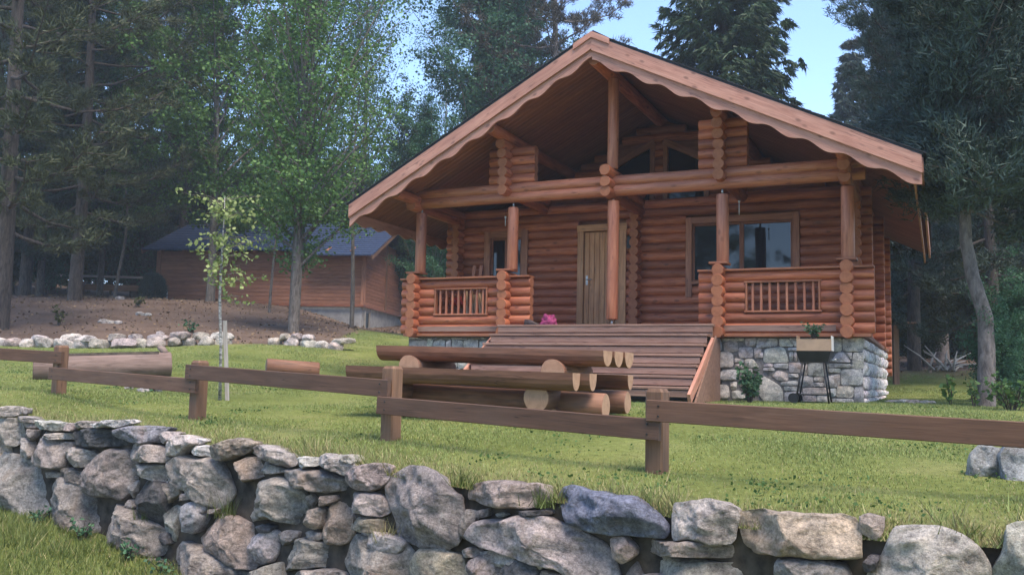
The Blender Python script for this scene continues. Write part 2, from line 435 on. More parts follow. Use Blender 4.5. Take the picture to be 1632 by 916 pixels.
# ------------------------------------------------------------------ terrain
CTRL = [(-5.65,10.3,1.13),(-3.84,9.3,1.03),(-2.3,8.3,0.98),(-0.75,7,0.92),(0.22,6.3,0.88),(0.98,5.8,0.86),(1.42,5.4,0.86),(1.98,5,0.88),(2.6,4.7,0.9),
 (-5.61,11.5,1.3),(-3.23,9.6,1.12),(-1.03,8,1.05),(1.05,6.6,0.96),(3.1,5.6,0.97),(4,7.5,1.02),(-6.42,14.5,1.43),(-3.78,16,1.58),
 (-9.5,22,2.12),(-5.16,22,2.25),(-11.89,22,2.09),(-4.39,30,2.99),(-15.49,40,4.66),(-5.4,36,3.3),(-8.49,37,4.2),(-20.58,42,4.94),
 (12.16,26,2.1),(6.68,13,1.34),(-1.09,10.6,1.2),(0.58,9.7,1.22),(-3.74,12,1.22),(5.4,14.1,1.35),(-1.96,17.5,1.38),(8.67,21.4,1.5),(1.4,24.8,2.0),
 (-40,60,8),(0,60,5),(40,60,4.2),(-60,20,3.4),(60,20,2),(-90,110,12),(0,120,9),(90,110,8),(12,4,0.95),(-20,16,1.8),(0,42,3.6),(20,42,3.2),(-14,15,1.6),(10,3,.9),(-5.6,37.5,3.35),(-9.2,38.3,4.2),(-3.6,36,3.15),(-6.6,36.5,3.6)]
CP = np.array(CTRL)
def _tps_k(d): return np.where(d > 1e-9, d * d * np.log(d + 1e-12), 0.0)
_n = len(CP)
_A = np.zeros((_n+3, _n+3))
_A[:_n, :_n] = _tps_k(np.linalg.norm(CP[:, None, :2] - CP[None, :, :2], axis=2)) + np.eye(_n) * 0.35
_A[:_n, _n] = 1; _A[:_n, _n+1:] = CP[:, :2]; _A[_n:, :_n] = _A[:_n, _n:].T
_W = np.linalg.solve(_A, np.concatenate([CP[:, 2], np.zeros(3)]))
def terrain(x, y):
    x = np.clip(np.asarray(x, float), -95, 95); y = np.clip(np.asarray(y, float), 0, 125)
    P = np.stack([x.ravel(), y.ravel()], 1)
    d = np.linalg.norm(P[:, None] - CP[None, :, :2], axis=2)
    return (_tps_k(d) @ _W[:_n] + _W[_n] + P @ _W[_n+1:]).reshape(x.shape)
def tz(x, y): return float(terrain(np.array([x]), np.array([y]))[0])

WX = np.array([-400, -90, -14, -5.65, -3.84, -2.3, -0.75, 0.22, 0.98, 1.42, 1.98, 2.6, 6, 12, 90, 400.])
WY = np.array([60, 50, 15, 10.3, 9.3, 8.3, 7.0, 6.3, 5.8, 5.4, 5.0, 4.7, 3.6, 2.6, -5, -30.])
def yw(x): return np.interp(x, WX, WY)
def low_z(x, y):
    return 0.02 + np.clip((y - 4) * 0.012, -0.3, 0.3) - 0.46 * np.exp(-((x + 2.0)**2 + (y - 7.9)**2) / 7.0) + 0.03 * np.sin(x * 1.3 + y * .7)

def grid_mesh(name, X, Y, Z, mat, attr=None):
    nx, ny = X.shape
    me = bpy.data.meshes.new(name)
    V = np.stack([X, Y, Z], -1).reshape(-1, 3)
    idx = np.arange(nx*ny).reshape(nx, ny)
    Q = np.stack([idx[:-1, :-1], idx[1:, :-1], idx[1:, 1:], idx[:-1, 1:]], -1).reshape(-1, 4)
    me.from_pydata(V.tolist(), [], Q.tolist())
    me.polygons.foreach_set('use_smooth', np.ones(len(Q), bool))
    if attr is not None:
        a = me.attributes.new('soil', 'FLOAT', 'POINT'); a.data.foreach_set('value', attr.ravel().astype(np.float32))
    me.materials.append(mat); me.update()
    return link(name, me)

def sstep(a, b, x):
    t = np.clip((x - a) / (b - a), 0, 1); return t * t * (3 - 2 * t)
def wob2(x, y): return 0.5 * np.sin(x * 0.9 + 1.3 * np.sin(y * 0.6)) + 0.35 * np.sin(y * 1.7 + x * 0.4) + 0.25 * np.sin(x * 2.9 - y * 1.1)
def soil_mask(x, y):
    w = wob2(x, y) * 0.35
    left = sstep(21.9, 22.5, y) * (1 - sstep(-0.25, 0.25, x - (-4.2 - np.maximum(y - 22, 0) * 0.09) + w * 0.6))
    back = sstep(30, 33, y + w * 2)
    right = sstep(23, 26, y + w * 3 + np.clip(x - 10, -20, 0) * 0.2) * sstep(6, 8, x)
    return np.clip(np.maximum(np.maximum(left, back), right), 0, 1)

def ground_mat():
    m, nt, nd, ln, bs = new_mat('lawn_and_soil')
    v = coords(nd, ln, (1, 1, 1), False)
    n1 = tex_noise(nd, ln, v, 0.7, 5); n2 = tex_noise(nd, ln, v, 14, 6, 0.7)
    g = ramp(nd, ln, n1, [(0.3, (0.1, 0.125, 0.035)), (0.55, (0.17, 0.195, 0.06)), (0.75, (0.24, 0.235, 0.1))]).outputs[0]
    g = mixc(nd, ln, 0.7, g, ramp(nd, ln, n2, [(0.3, (0.55, 0.55, 0.5)), (0.7, (1.3, 1.3, 1.2))]).outputs[0], 'MULTIPLY')
    s = ramp(nd, ln, n1, [(0.3, (0.10, 0.07, 0.055)), (0.7, (0.17, 0.125, 0.1))]).outputs[0]
    s = mixc(nd, ln, 0.6, s, ramp(nd, ln, n2, [(0.3, (0.5, 0.5, 0.5)), (0.7, (1.4, 1.35, 1.3))]).outputs[0], 'MULTIPLY')
    at_ = nd.new('ShaderNodeAttribute'); at_.attribute_name = 'soil'
    c = mixc(nd, ln, at_.outputs['Fac'], g, s)
    ln.new(c, bs.inputs['Base Color']); bs.inputs['Roughness'].default_value = 1.0
    bs.inputs['Specular IOR Level'].default_value = 0.1
    bump(nd, ln, n2, 0.8, 0.04, bs)
    return m
M['ground'] = ground_mat()

xs = np.concatenate([-np.geomspace(400, 17, 16), np.arange(-16, 16.01, 0.25), np.geomspace(17, 400, 16)])
ts = np.concatenate([[0, 0.04, 0.1, 0.2, 0.35], np.arange(0.55, 40, 0.42), np.geomspace(41, 420, 16)])
GX = np.repeat(xs[:, None], len(ts), 1); GY = yw(GX) + 0.04 + ts[None, :]
GZ = terrain(GX, GY) + 0.012 * wob2(GX * 2, GY * 2) * (ts[None, :] > 0.3)
GZ -= 0.10 * np.exp(-ts[None, :] / 0.12)
GZ += np.maximum(np.hypot(GX, GY) - 130, 0) * 0.03
lawn = grid_mesh('lawn', GX, GY, GZ, M['ground'], np.maximum(soil_mask(GX, GY), 0.55 * np.exp(-ts[None, :] / 0.2) * (np.abs(GX) < 30)))
tag(lawn, kind='structure')
ys = np.concatenate([-np.geomspace(300, 4, 14), np.arange(-3, 0.01, 0.5)])
LT = np.concatenate([np.linspace(0, 1, 50)])
LX = np.repeat(xs[:, None], len(ys) + 50, 1)
LY = np.concatenate([np.repeat(ys[None, :], len(xs), 0) + np.minimum(yw(xs)[:, None] - 4, 0), (np.minimum(yw(xs) - 4, 0) + 0.2)[:, None] + LT[None, :] * (yw(xs)[:, None] + 0.1 - (np.minimum(yw(xs) - 4, 0) + 0.2)[:, None])], 1)
lower = grid_mesh('lower_ground', LX, LY, low_z(LX, LY), M['ground'], np.zeros_like(LX))
tag(lower, kind='structure')

# ------------------------------------------------------------------ dry-stone retaining wall
def rock_mesh(name, poly, depth, bulge, mat, seed, n=44, rough=0.05, topcut=0.0):
    """irregular rock: outline poly in (s, z), front along -Y; facetted and uneven, really as deep as depth"""
    rs = random.Random(seed)
    P = [Vector((x, z)) for x, z in poly]
    Q = []
    for i in range(len(P)):                        # soften corners once
        a, b = P[i], P[(i+1) % len(P)]
        Q += [a.lerp(b, 0.12), a.lerp(b, 0.88)]
    per = [0.0]
    for i in range(len(Q)): per.append(per[-1] + (Q[(i+1) % len(Q)] - Q[i]).length)
    tot = per[-1]; B = []
    for k in range(n):
        d = tot * k / n; i = max(j for j in range(len(Q)) if per[j] <= d + 1e-9)
        B.append(Q[i].lerp(Q[(i+1) % len(Q)], (d - per[i]) / max(1e-9, per[i+1] - per[i])))
    c = sum(B, Vector((0, 0))) / n
    size = max((p - c).length for p in B)
    off = Vector((rs.uniform(-90, 90), rs.uniform(-90, 90), rs.uniform(-90, 90)))
    planes = []
    gk = min(1.0, 2.2 * bulge / size)
    for _ in range(9):
        a = rs.uniform(0, 2*math.pi); g = rs.uniform(0.12, 0.95) * gk
        planes.append((math.cos(a) * g, math.sin(a) * g, bulge * rs.uniform(0.72, 1.2)))
    planes.append((0.0, rs.uniform(0.25, 0.6) * gk, bulge * 0.9))
    fr = [1.0, 1.0, 0.985, 0.955, 0.91, 0.86, 0.8, 0.73, 0.65, 0.57, 0.48, 0.39, 0.3, 0.2, 0.1, 0.03] if n > 30 else [1.0, 1.0, 0.985, 0.95, 0.88, 0.78, 0.6, 0.4, 0.15]
    vs = []
    for ri, f in enumerate(fr):
        for p in B:
            q = c + (p - c) * f; dx, dz = (q - c)
            if ri == 0: h = -depth
            else:
                h = bulge * (1 - f ** 7)
                for gx, gz, h0 in planes: h = min(h, h0 - gx * dx - gz * dz)
                h = max(h, -0.3 * depth)
                nv = Vector((q.x, q.y, 0)) * (2.2 / size) + off
                h += rough * size * (mnoise.fractal(nv, 1.0, 2.0, 4) * 0.9 + 0.8 * (0.5 - abs(mnoise.noise(nv * 1.7))) + 0.6 * mnoise.fractal(nv * 3.1, 1.0, 2.0, 4)) * min(1, (1 - f) * 6 + 0.2)
            jj = rough * 0.55 * size * mnoise.noise(Vector((q.x * 3 / size, h * 3 / size, q.y * 3 / size)) + off)
            jx = rough * 0.55 * size * mnoise.noise(Vector((q.x * 3 / size, h * 3 / size, q.y * 3 / size)) - off)
            kk = 0.85 if ri == 0 else 1.0
            vs.append((c.x + (q.x - c.x) * kk + jx, -h, c.y + (q.y - c.y) * kk + jj))
    b = MB(); nr = len(fr)
    fs = [(r*n+k, r*n+(k+1) % n, (r+1)*n+(k+1) % n, (r+1)*n+k) for r in range(nr-1) for k in range(n)]
    fs.append(tuple((nr-1)*n + k for k in range(n))); fs.append(tuple(range(n-1, -1, -1)))
    b.add(vs, fs, 0, True)
    return b.mesh(name, mat)

SC = {'n': (0.37, 0.325, 0.3), 'w': (0.6, 0.565, 0.54), 'b': (0.215, 0.235, 0.305), 'g': (0.33, 0.32, 0.335), 'd': (0.13, 0.128, 0.135), 't': (0.43, 0.35, 0.29), 'l': (0.48, 0.44, 0.41), 'p': (0.4, 0.325, 0.3)}
def vary(c, a=0.16):
    k = random.uniform(1 - a, 1 + a); return tuple(min(0.8, x * k * random.uniform(0.96, 1.04)) for x in c) + (1.0,)

wall_root = thing('retaining_wall', 'long rough dry-stone retaining wall below the lawn and fence', 'stone wall', (0, 6.5, 0))
stone_n = 0
def wall_hit(px, py):
    d = ray(px, py); lo, hi = 2.0, 18.0
    for _ in range(50):
        k = (lo + hi) / 2
        if k * d[1] - float(yw(k * d[0])) > 0: hi = k
        else: lo = k
    return Vector((d[0] * k, d[1] * k, d[2] * k + EYE))
def wall_stone(pts, code='n', out=0.0):
    global stone_n
    stone_n += 1
    cx = sum(p[0] for p in pts) / len(pts); cy = sum(p[1] for p in pts) / len(pts)
    c = wall_hit(cx, cy)
    g = float(yw(c.x + 0.35) - yw(c.x - 0.35)) / 0.7
    t = Vector((1, g, 0)).normalized(); nrm = Vector((t.y, -t.x, 0))
    c0 = c + nrm * out
    poly = []
    for px, py in pts:
        d = Vector(ray(px, py)); o = Vector((0, 0, EYE)); k = (c0 - o).dot(nrm) / d.dot(nrm); q = o + d * k - c0
        poly.append((q.dot(t) * 1.06, q.z * 1.06))
    if sum(poly[i][0]*poly[(i+1) % len(poly)][1] - poly[(i+1) % len(poly)][0]*poly[i][1] for i in range(len(poly))) < 0: poly = poly[::-1]
    size = max(math.hypot(*p) for p in poly)
    top_row = max(p_[1] for p_ in poly) + c0.z > tz(c0.x, c0.y + .2) - 0.10
    me = rock_mesh('stone', poly, 0.13 if top_row else min(0.45, 0.2 + size * 0.6), min(0.16, size * random.uniform(0.32, 0.5)), M['stone'], stone_n, n=64 if size > .25 else 44, rough=0.085)
    m = Matrix((t, Vector((-nrm.x, -nrm.y, 0)), Vector((0, 0, 1)))).transposed().to_4x4(); m.translation = c0 - Vector(wall_root.location)
    o = link('stone', me, wall_root, mat4=m); o.color = vary(SC[code]); return o

def conv(L, ox, oy, s): return [(c, [(ox + x / s, oy + y / s) for x, y in p]) for c, p in L]
VA = [('n',[(-40,85),(70,85),(110,120),(112,200),(75,235),(-40,225)]),('l',[(-30,45),(0,40),(60,20),(125,35),(120,60),(70,78),(-30,74)]),('n',[(85,78),(150,75),(200,95),(190,112),(95,97)]),
('l',[(195,100),(270,100),(345,115),(340,152),(260,150),(190,130)]),('l',[(125,112),(180,112),(185,138),(128,138)]),('n',[(125,145),(180,150),(175,190),(150,210)]),
('l',[(185,150),(260,168),(385,170),(388,192),(310,200),(230,180)]),('n',[(160,195),(200,182),(290,205),(360,220),(330,285),(325,350),(250,352),(170,290),(155,230)]),
('n',[(108,190),(150,205),(156,295),(115,300)]),('d',[(400,158),(510,138),(620,152),(670,210),(660,238),(420,232)]),('n',[(385,118),(440,100),(505,108),(505,135),(420,142)]),
('n',[(340,115),(380,112),(385,155),(345,155)]),('w',[(508,118),(600,95),(690,95),(705,108),(640,132),(545,134)]),('g',[(630,148),(740,125),(840,130),(905,135),(860,165),(845,215),(770,220),(690,205),(640,180)]),
('l',[(845,180),(880,155),(940,165),(900,205),(868,222)]),('l',[(875,250),(900,210),(960,172),(1010,180),(1055,215),(1000,245),(960,285),(890,285)]),
('w',[(1000,250),(1060,230),(1130,235),(1120,292),(1050,280)]),('w',[(1010,205),(1050,192),(1090,205),(1070,225),(1030,228)]),
('n',[(680,228),(740,218),(860,235),(905,290),(880,318),(760,318),(695,285)]),('n',[(345,270),(390,240),(460,255),(505,290),(470,340),(400,345),(355,310)]),
('n',[(455,370),(560,255),(680,260),(710,330),(700,440),(650,515),(560,500),(490,495),(465,430)]),('l',[(695,350),(740,330),(870,335),(888,370),(885,425),(850,428),(760,395)]),
('n',[(320,350),(390,350),(448,378),(460,440),(390,425),(335,395)]),('n',[(-60,275),(110,290),(200,330),(235,400),(245,470),(230,590),(120,640),(-60,640)]),
('n',[(255,470),(320,400),(420,430),(480,500),(535,560),(530,680),(400,690),(300,690),(240,600)]),('d',[(720,440),(760,405),(850,435),(880,500),(862,560),(855,645),(780,635),(710,560),(700,500)]),
('t',[(855,430),(930,440),(930,490),(880,540)]),('l',[(685,440),(722,415),(712,480),(690,510)]),('n',[(645,540),(690,515),(703,560),(660,580)]),
('n',[(540,600),(600,545),(680,580),(780,645),(850,690),(840,800),(740,830),(640,830),(560,760)]),('l',[(875,600),(930,530),(952,560),(935,700),(920,742),(885,735)]),
('g',[(953,600),(1000,530),(1060,545),(1070,620),(1030,695),(970,680)]),('n',[(890,330),(960,290),(1140,305),(1190,360),(1225,480),(1180,555),(1100,545),(1000,470),(930,430)]),
('t',[(1135,240),(1190,210),(1270,190),(1345,220),(1310,270),(1200,312),(1150,300)]),
('t',[(1035,720),(1060,630),(1130,585),(1240,620),(1320,660),(1340,760),(1330,880),(1260,880),(1150,800),(1050,775)]),('n',[(900,790),(960,745),(1030,765),(1130,810),(1240,880),(1300,930),(1300,1000),(960,1000),(920,850)]),
('n',[(700,840),(800,820),(880,860),(930,960),(900,1010),(700,1000)]),('n',[(950,490),(1000,480),(1010,510),(960,525)]),('l',[(1030,520),(1060,510),(1085,560),(1072,590)]),('n',[(1085,570),(1150,565),(1140,590),(1090,595)]),
('l',[(230,375),(270,370),(320,380),(310,400),(240,400)]),('d',[(850,695),(882,690),(890,755),(860,760)]),('n',[(240,640),(400,690),(560,760),(560,840),(240,760)])]
VB = [('t',[(225,370),(250,285),(330,255),(395,230),(440,300),(440,340),(350,382),(240,378)]),
('l',[(400,180),(430,170),(520,205),(605,235),(600,290),(560,300),(480,265),(405,220)]),('w',[(610,245),(660,240),(745,250),(735,290),(670,305),(612,298)]),
('l',[(755,240),(790,222),(870,245),(945,290),(920,335),(890,352),(820,305),(755,285)]),('l',[(850,235),(920,228),(950,265),(940,285),(890,262)]),
('p',[(895,370),(960,300),(1080,275),(1130,290),(1120,360),(1080,430),(1020,435),(910,400)]),('n',[(565,318),(640,308),(745,312),(880,372),(905,415),(840,445),(740,435),(620,395),(565,365)]),
('n',[(415,275),(470,270),(555,308),(552,332),(460,338),(415,308)]),('n',[(290,560),(320,470),(420,390),(500,358),(590,385),(660,440),(672,530),(662,630),(600,635),(540,610),(500,590),(400,605),(330,600)]),
('n',[(675,470),(700,455),(722,485),(700,525),(680,510)]),('t',[(724,495),(740,468),(810,462),(822,485),(780,520),(730,525)]),('t',[(670,600),(690,545),(740,532),(768,545),(755,620),(735,655),(675,645)]),
('t',[(762,620),(785,535),(830,500),(890,510),(930,580),(935,680),(890,735),(820,740),(757,710)]),('n',[(885,490),(940,450),(1060,450),(1110,490),(1125,560),(1080,582),(1000,560),(910,530)]),
('t',[(940,640),(980,585),(1090,600),(1090,670),(1020,675),(950,655)]),('l',[(345,715),(420,675),(490,655),(515,680),(505,800),(480,835),(400,858),(370,800)]),
('n',[(518,685),(560,660),(630,668),(620,710),(570,735),(525,745)]),('n',[(665,675),(700,660),(745,675),(752,715),(690,722)]),
('n',[(510,820),(560,765),(660,705),(780,745),(865,825),(865,880),(780,875),(640,875),(560,905),(508,880)]),('n',[(872,860),(910,760),(960,690),(1080,700),(1180,715),(1250,790),(1280,860),(1290,980),(900,980),(880,900)]),
('n',[(380,890),(440,865),(505,850),(520,920),(540,1000),(380,1000)]),('d',[(385,640),(430,625),(470,640),(460,675),(400,672)]),('n',[(590,940),(640,890),(780,882),(865,900),(880,1000),(570,1000)])]
VC = [('n',[(200,270),(240,225),(320,190),(400,190),(470,225),(510,290),(555,320),(562,420),(550,530),(490,575),(420,550),(320,540),(260,500),(250,420),(210,330)]),
('p',[(595,290),(640,255),(780,248),(840,265),(970,270),(972,350),(880,380),(760,370),(640,350),(600,335)]),('b',[(1000,330),(1040,280),(1080,275),(1160,300),(1300,310),(1400,340),(1480,400),(1525,470),(1500,510),(1400,505),(1200,490),(1080,450),(1040,380)]),
('n',[(600,510),(640,445),(750,428),(960,420),(1080,470),(1200,535),(1260,620),(1290,720),(1120,705),(950,640),(800,590),(660,555)]),('n',[(568,420),(590,385),(630,395),(625,450),(590,520),(568,500)]),
('n',[(640,390),(690,378),(690,415),(640,425)]),('l',[(720,405),(760,395),(785,408),(750,420)]),('d',[(800,392),(960,387),(970,407),(850,414)]),('t',[(1248,520),(1310,510),(1365,570),(1360,600),(1310,640),(1265,590)]),
('n',[(600,625),(660,592),(735,605),(735,660),(700,720),(600,720)]),('n',[(570,575),(610,555),(650,580),(630,605),(575,605)]),('d',[(740,700),(790,622),(850,605),(920,655),(930,760),(720,760)]),('d',[(1345,665),(1380,625),(1412,700),(1420,760),(1330,760)]),
('n',[(940,665),(1000,680),(1110,715),(1120,760),(940,760)]),('n',[(1135,735),(1290,730),(1330,780),(1130,780)])]
VD = [('l',[(-30,370),(10,360),(130,345),(200,348),(268,385),(275,420),(245,550),(160,558),(60,530),(-25,525)]),('t',[(285,405),(400,400),(560,405),(650,415),(740,412),(830,435),(860,560),(862,620),(740,622),(540,605),(380,585),(320,560),(300,500)]),
('p',[(858,425),(880,408),(940,425),(965,430),(965,500),(935,535),(862,500)]),('l',[(900,690),(960,600),(1010,520),(1040,475),(1110,462),(1230,465),(1340,500),(1420,570),(1470,660),(1485,780),(860,780)]),
('l',[(1490,670),(1530,590),(1550,475),(1600,455),(1690,450),(1760,600),(1760,780),(1480,780)]),('n',[(465,625),(560,622),(700,632),(780,660),(820,780),(470,780)]),('d',[(870,640),(900,605),(950,612),(930,670),(880,690)])]
VE = [('n',[(1019,888),(1048,886),(1100,890),(1160,897),(1205,907),(1212,945),(1020,945)]),('n',[(1015,875),(1028,860),(1062,864),(1100,861),(1155,870),(1160,888),(1100,886),(1020,883)])]
for L in (conv(VA, 0, 640, 3.32), conv(VB, 300, 660, 3.579), conv(VC, 540, 680, 2.914), conv(VD, 1080, 680, 2.957), VE):
    for code, pts in L: wall_stone(pts, code, random.uniform(-0.02, 0.05))
# the wall's courses beyond the picture's edges and down to the ground
def generic_stones(x0, x1, ztop_cut):
    x = x0
    while x < x1:
        w = random.uniform(0.35, 0.65); xm = x + w/2; y = float(yw(xm)); g = float(yw(xm+.3) - yw(xm-.3)) / .6
        t = Vector((1, g, 0)).normalized(); nrm = Vector((t.y, -t.x, 0))
        z = float(low_z(xm, y)) - 0.1; zt = ztop_cut(xm)
        while z < zt - 0.06:
            h = min(random.uniform(0.22, 0.42), zt - z); hw = w * 0.5 * math.hypot(1, g)
            poly = [(math.cos(a) * hw * random.uniform(.85, 1.1) * (1 if abs(math.cos(a)) < .8 else 1.0), math.sin(a) * h * 0.55 * random.uniform(.85, 1.05)) for a in [i * math.pi / 4 + random.uniform(-.2, .2) for i in range(8)]]
            me = rock_mesh('stone', poly, 0.3, 0.09, M['stone'], random.randint(0, 99999), n=32)
            m = Matrix((t, Vector((-nrm.x, -nrm.y, 0)), Vector((0, 0, 1)))).transposed().to_4x4(); m.translation = Vector((xm, y, z + h/2)) - Vector(wall_root.location)
            o = link('stone', me, wall_root, mat4=m); o.color = vary(SC[random.choice('nnlt')])
            z += h
        x += w * 0.96
generic_stones(-10.5, -5.85, lambda x: tz(x, float(yw(x)) + .1))
generic_stones(2.9, 6.5, lambda x: tz(x, float(yw(x)) + .1))
generic_stones(-1.2, 2.9, lambda x: 0.42)
bx = np.linspace(-30, 20, 120); by = yw(bx) + 0.05
bm_ = MB()
for i in range(len(bx) - 1):
    za, zb = float(terrain(bx[i:i+1], by[i:i+1])[0]) - 0.085, float(terrain(bx[i+1:i+2], by[i+1:i+2])[0]) - 0.085
    bm_.add([(bx[i], by[i], -0.6), (bx[i+1], by[i+1], -0.6), (bx[i+1], by[i+1] + .02, zb), (bx[i], by[i] + .02, za), (bx[i+1], by[i+1] + .5, zb), (bx[i], by[i] + .5, za)], [(0, 1, 2, 3), (3, 2, 4, 5)])
bo = bm_.build('earth_fill', M['earth'], wall_root); bo.location = -Vector(wall_root.location)

# ------------------------------------------------------------------ post-and-rail fence
fence = thing('rail_fence', 'low brown post-and-rail fence along the top of the stone wall', 'fence', (-1, 8, 1.05))
FO = Vector(fence.location)
def fence_post(px, pyb, pyt, D, w=0.135):
    b = at(px, pyb, D); t = at(px, pyt, D); h = t.z - b.z
    mb = MB(); hw = w/2; e = 0.012
    def ring(z, k): return [(-hw*k+e, -hw*k, z), (hw*k-e, -hw*k, z), (hw*k, -hw*k+e, z), (hw*k, hw*k-e, z), (hw*k-e, hw*k, z), (-hw*k+e, hw*k, z), (-hw*k, hw*k-e, z), (-hw*k, -hw*k+e, z)]
    vs = ring(-0.25, 1) + ring(h - 0.025, 1) + ring(h, 0.8)
    mb.add([(z, x, y) for x, y, z in vs], [(r*8+i, r*8+(i+1) % 8, (r+1)*8+(i+1) % 8, (r+1)*8+i) for r in range(2) for i in range(8)] + [tuple(range(16, 24)), tuple(range(7, -1, -1))])
    rot = Matrix.Rotation(R(-90), 4, 'Y') @ Matrix.Rotation(R(0), 4, 'X')
    m = Matrix.Translation(b - FO) @ Matrix.Rotation(R(-33), 4, 'Z') @ rot
    return mb.build('post', M['fencepost'], fence, mat4=m)
for a in ((93, 630, 550, 11.55), (314, 670, 574, 9.66), (622, 706, 583, 8.07), (1047, 760, 619, 6.67)): fence_post(*a)
pr = at(1740, 800, 5.3); fence_post(1740, 815, 655, 5.3)
for a, b in (((-260, 548, 12.9), (100, 570, 11.42)), ((80, 594.5, 11.42), (314, 615, 9.53)), ((298, 592, 9.6), (620, 619, 7.93)), ((603, 645, 7.97), (1052, 685, 6.52)), ((1032, 653.5, 6.55), (1760, 701, 5.15))):
    p0, p1 = at(*a), at(*b)
    nv = (p1 - p0).cross(Vector((0, 0, 1)))
    rl = plank('rail', p0 - FO, p1 - FO, 0.045, 0.150, M['fence'], fence, bev=0.005)
    L_ = (p1 - p0).length
    for sx_ in (-1, 1):
        for sz_ in (-1, 1):
            bb = MB(); bb.tube([(sx_ * (L_ / 2 - .09), .018, sz_ * .035), (sx_ * (L_ / 2 - .09), -.029, sz_ * .035)], [.007, .007], 8); bb.build('bolt', M['black'], rl)

# ------------------------------------------------------------------ lawn grass
def blades(name, X, Y, Z, H, Wd, mats, midx, lean=0.5):
    n = len(X); a = rng.uniform(0, 2*math.pi, n); la = rng.uniform(0, 2*math.pi, n); ll = H * lean * rng.uniform(0.1, 1, n)
    b = np.stack([X, Y, Z], 1); s = np.stack([np.cos(a), np.sin(a), np.zeros(n)], 1) * (Wd / 2)[:, None]
    tip = b + np.stack([np.cos(la) * ll, np.sin(la) * ll, H], 1)
    V = np.stack([b - s, b + s, tip], 1)
    return soup(name, V, mats, mat_idx=midx)
def scatter(n, x0, x1, y0, y1): return rng.uniform(x0, x1, n), rng.uniform(y0, y1, n)
def frustum_mask(x, y, m=0.08): return (np.abs(x) < y * (0.557 + m) + 1.0)
def stair_house(x, y):
    a = R(HYAW); dx = x - HLOC.x; dy = y - HLOC.y
    X = dx * np.cos(a) - dy * np.sin(a); Y = dx * np.sin(a) + dy * np.cos(a)
    return (np.abs(X) < 4.1) & (Y > -0.02) & (Y < 7.5) | ((np.abs(X) < 1.95) & (Y > -1.9) & (Y < 0.1))
d = np.sqrt(rng.uniform(0, 1, 1500000)); 
yy = 4.2 + (30 - 4.2) * rng.uniform(0, 1, 1500000) ** 1.55
xx = rng.uniform(-1, 1, 1500000) * (yy * 0.64 + 1.0)
keep = (yy > yw(xx) + 0.05) & ~stair_house(xx, yy) & (rng.uniform(0, 1, len(xx)) > soil_mask(xx, yy) * 1.02) & (rng.uniform(0, 1, len(xx)) < np.clip(yy / 14, 0.38, 1.0))
xx, yy = xx[keep], yy[keep]
pt = wob2(xx * 1.4 + 3, yy * 1.4) + 0.6 * wob2(xx * 4.1, yy * 4.1 + 2)
sel = rng.uniform(0, 1, len(xx)) < np.clip(0.62 + 0.35 * pt, 0.22, 1)
xx, yy, pt = xx[sel], yy[sel], pt[sel]
if len(xx) > 620000: xx, yy, pt = xx[:620000], yy[:620000], pt[:620000]
edge = yy - yw(xx)
dry = (rng.uniform(0, 1, len(xx)) < 0.06 + 0.5 * np.exp(-edge / 0.45) + 0.12 * (pt < -0.5)).astype(int)
hh = rng.uniform(0.010, 0.028, len(xx)) * (1 + 0.3 * pt) * (1 + 1.6 * np.exp(-edge / 0.25))
hh = np.clip(hh, 0.015, 0.12)
g = blades('lawn_grass', xx, yy, terrain(xx, yy) - 0.004 - 0.10 * np.exp(-np.maximum(edge - .04, 0) / 0.12), hh, 0.003 + 0.0006 * yy * rng.uniform(.7, 1.3, len(xx)), [M['grass'], M['grass_dry']], dry, 0.9)
tag(g, 'short mown green grass of the lawn with paler dry patches', 'grass', kind='stuff')
xx = rng.uniform(-7, 4.5, 16000); ed = rng.exponential(.07, 16000) + .02; yy = yw(xx) + ed
g = blades('edge_grass', xx, yy, terrain(xx, yy) - 0.09 * np.exp(-np.maximum(ed - .04, 0) / .12) - .01, rng.uniform(.03, .12, 16000) * (.5 + .8 * (wob2(xx * 3, yy) > -.1)), rng.uniform(.005, .01, 16000), [M['grass'], M['grass_dry']], (rng.uniform(0, 1, 16000) < .45).astype(int), 1.1)
tag(g, 'longer half-dry grass fringe along the top edge of the wall', 'grass', kind='stuff')
# wild grass at the foot of the wall
xx, yy = scatter(420000, -8.5, 3.5, 2.0, 13)
keep = (yy < yw(xx) - 0.02) & frustum_mask(xx, yy) & (xx < -0.6)
xx, yy = xx[keep], yy[keep]; gap = yw(xx) - yy
hh = rng.uniform(0.04, 0.15, len(xx)) * (0.7 + 0.4 * (wob2(xx * 2, yy * 2) > 0))
g = blades('wild_grass', xx, yy, low_z(xx, yy) - 0.01, hh, rng.uniform(0.006, 0.013, len(xx)), [M['grass_wild'], M['grass_dry']], (rng.uniform(0, 1, len(xx)) < 0.07).astype(int), 0.9)
tag(g, 'taller wild grass at the foot of the stone wall', 'grass', kind='stuff')
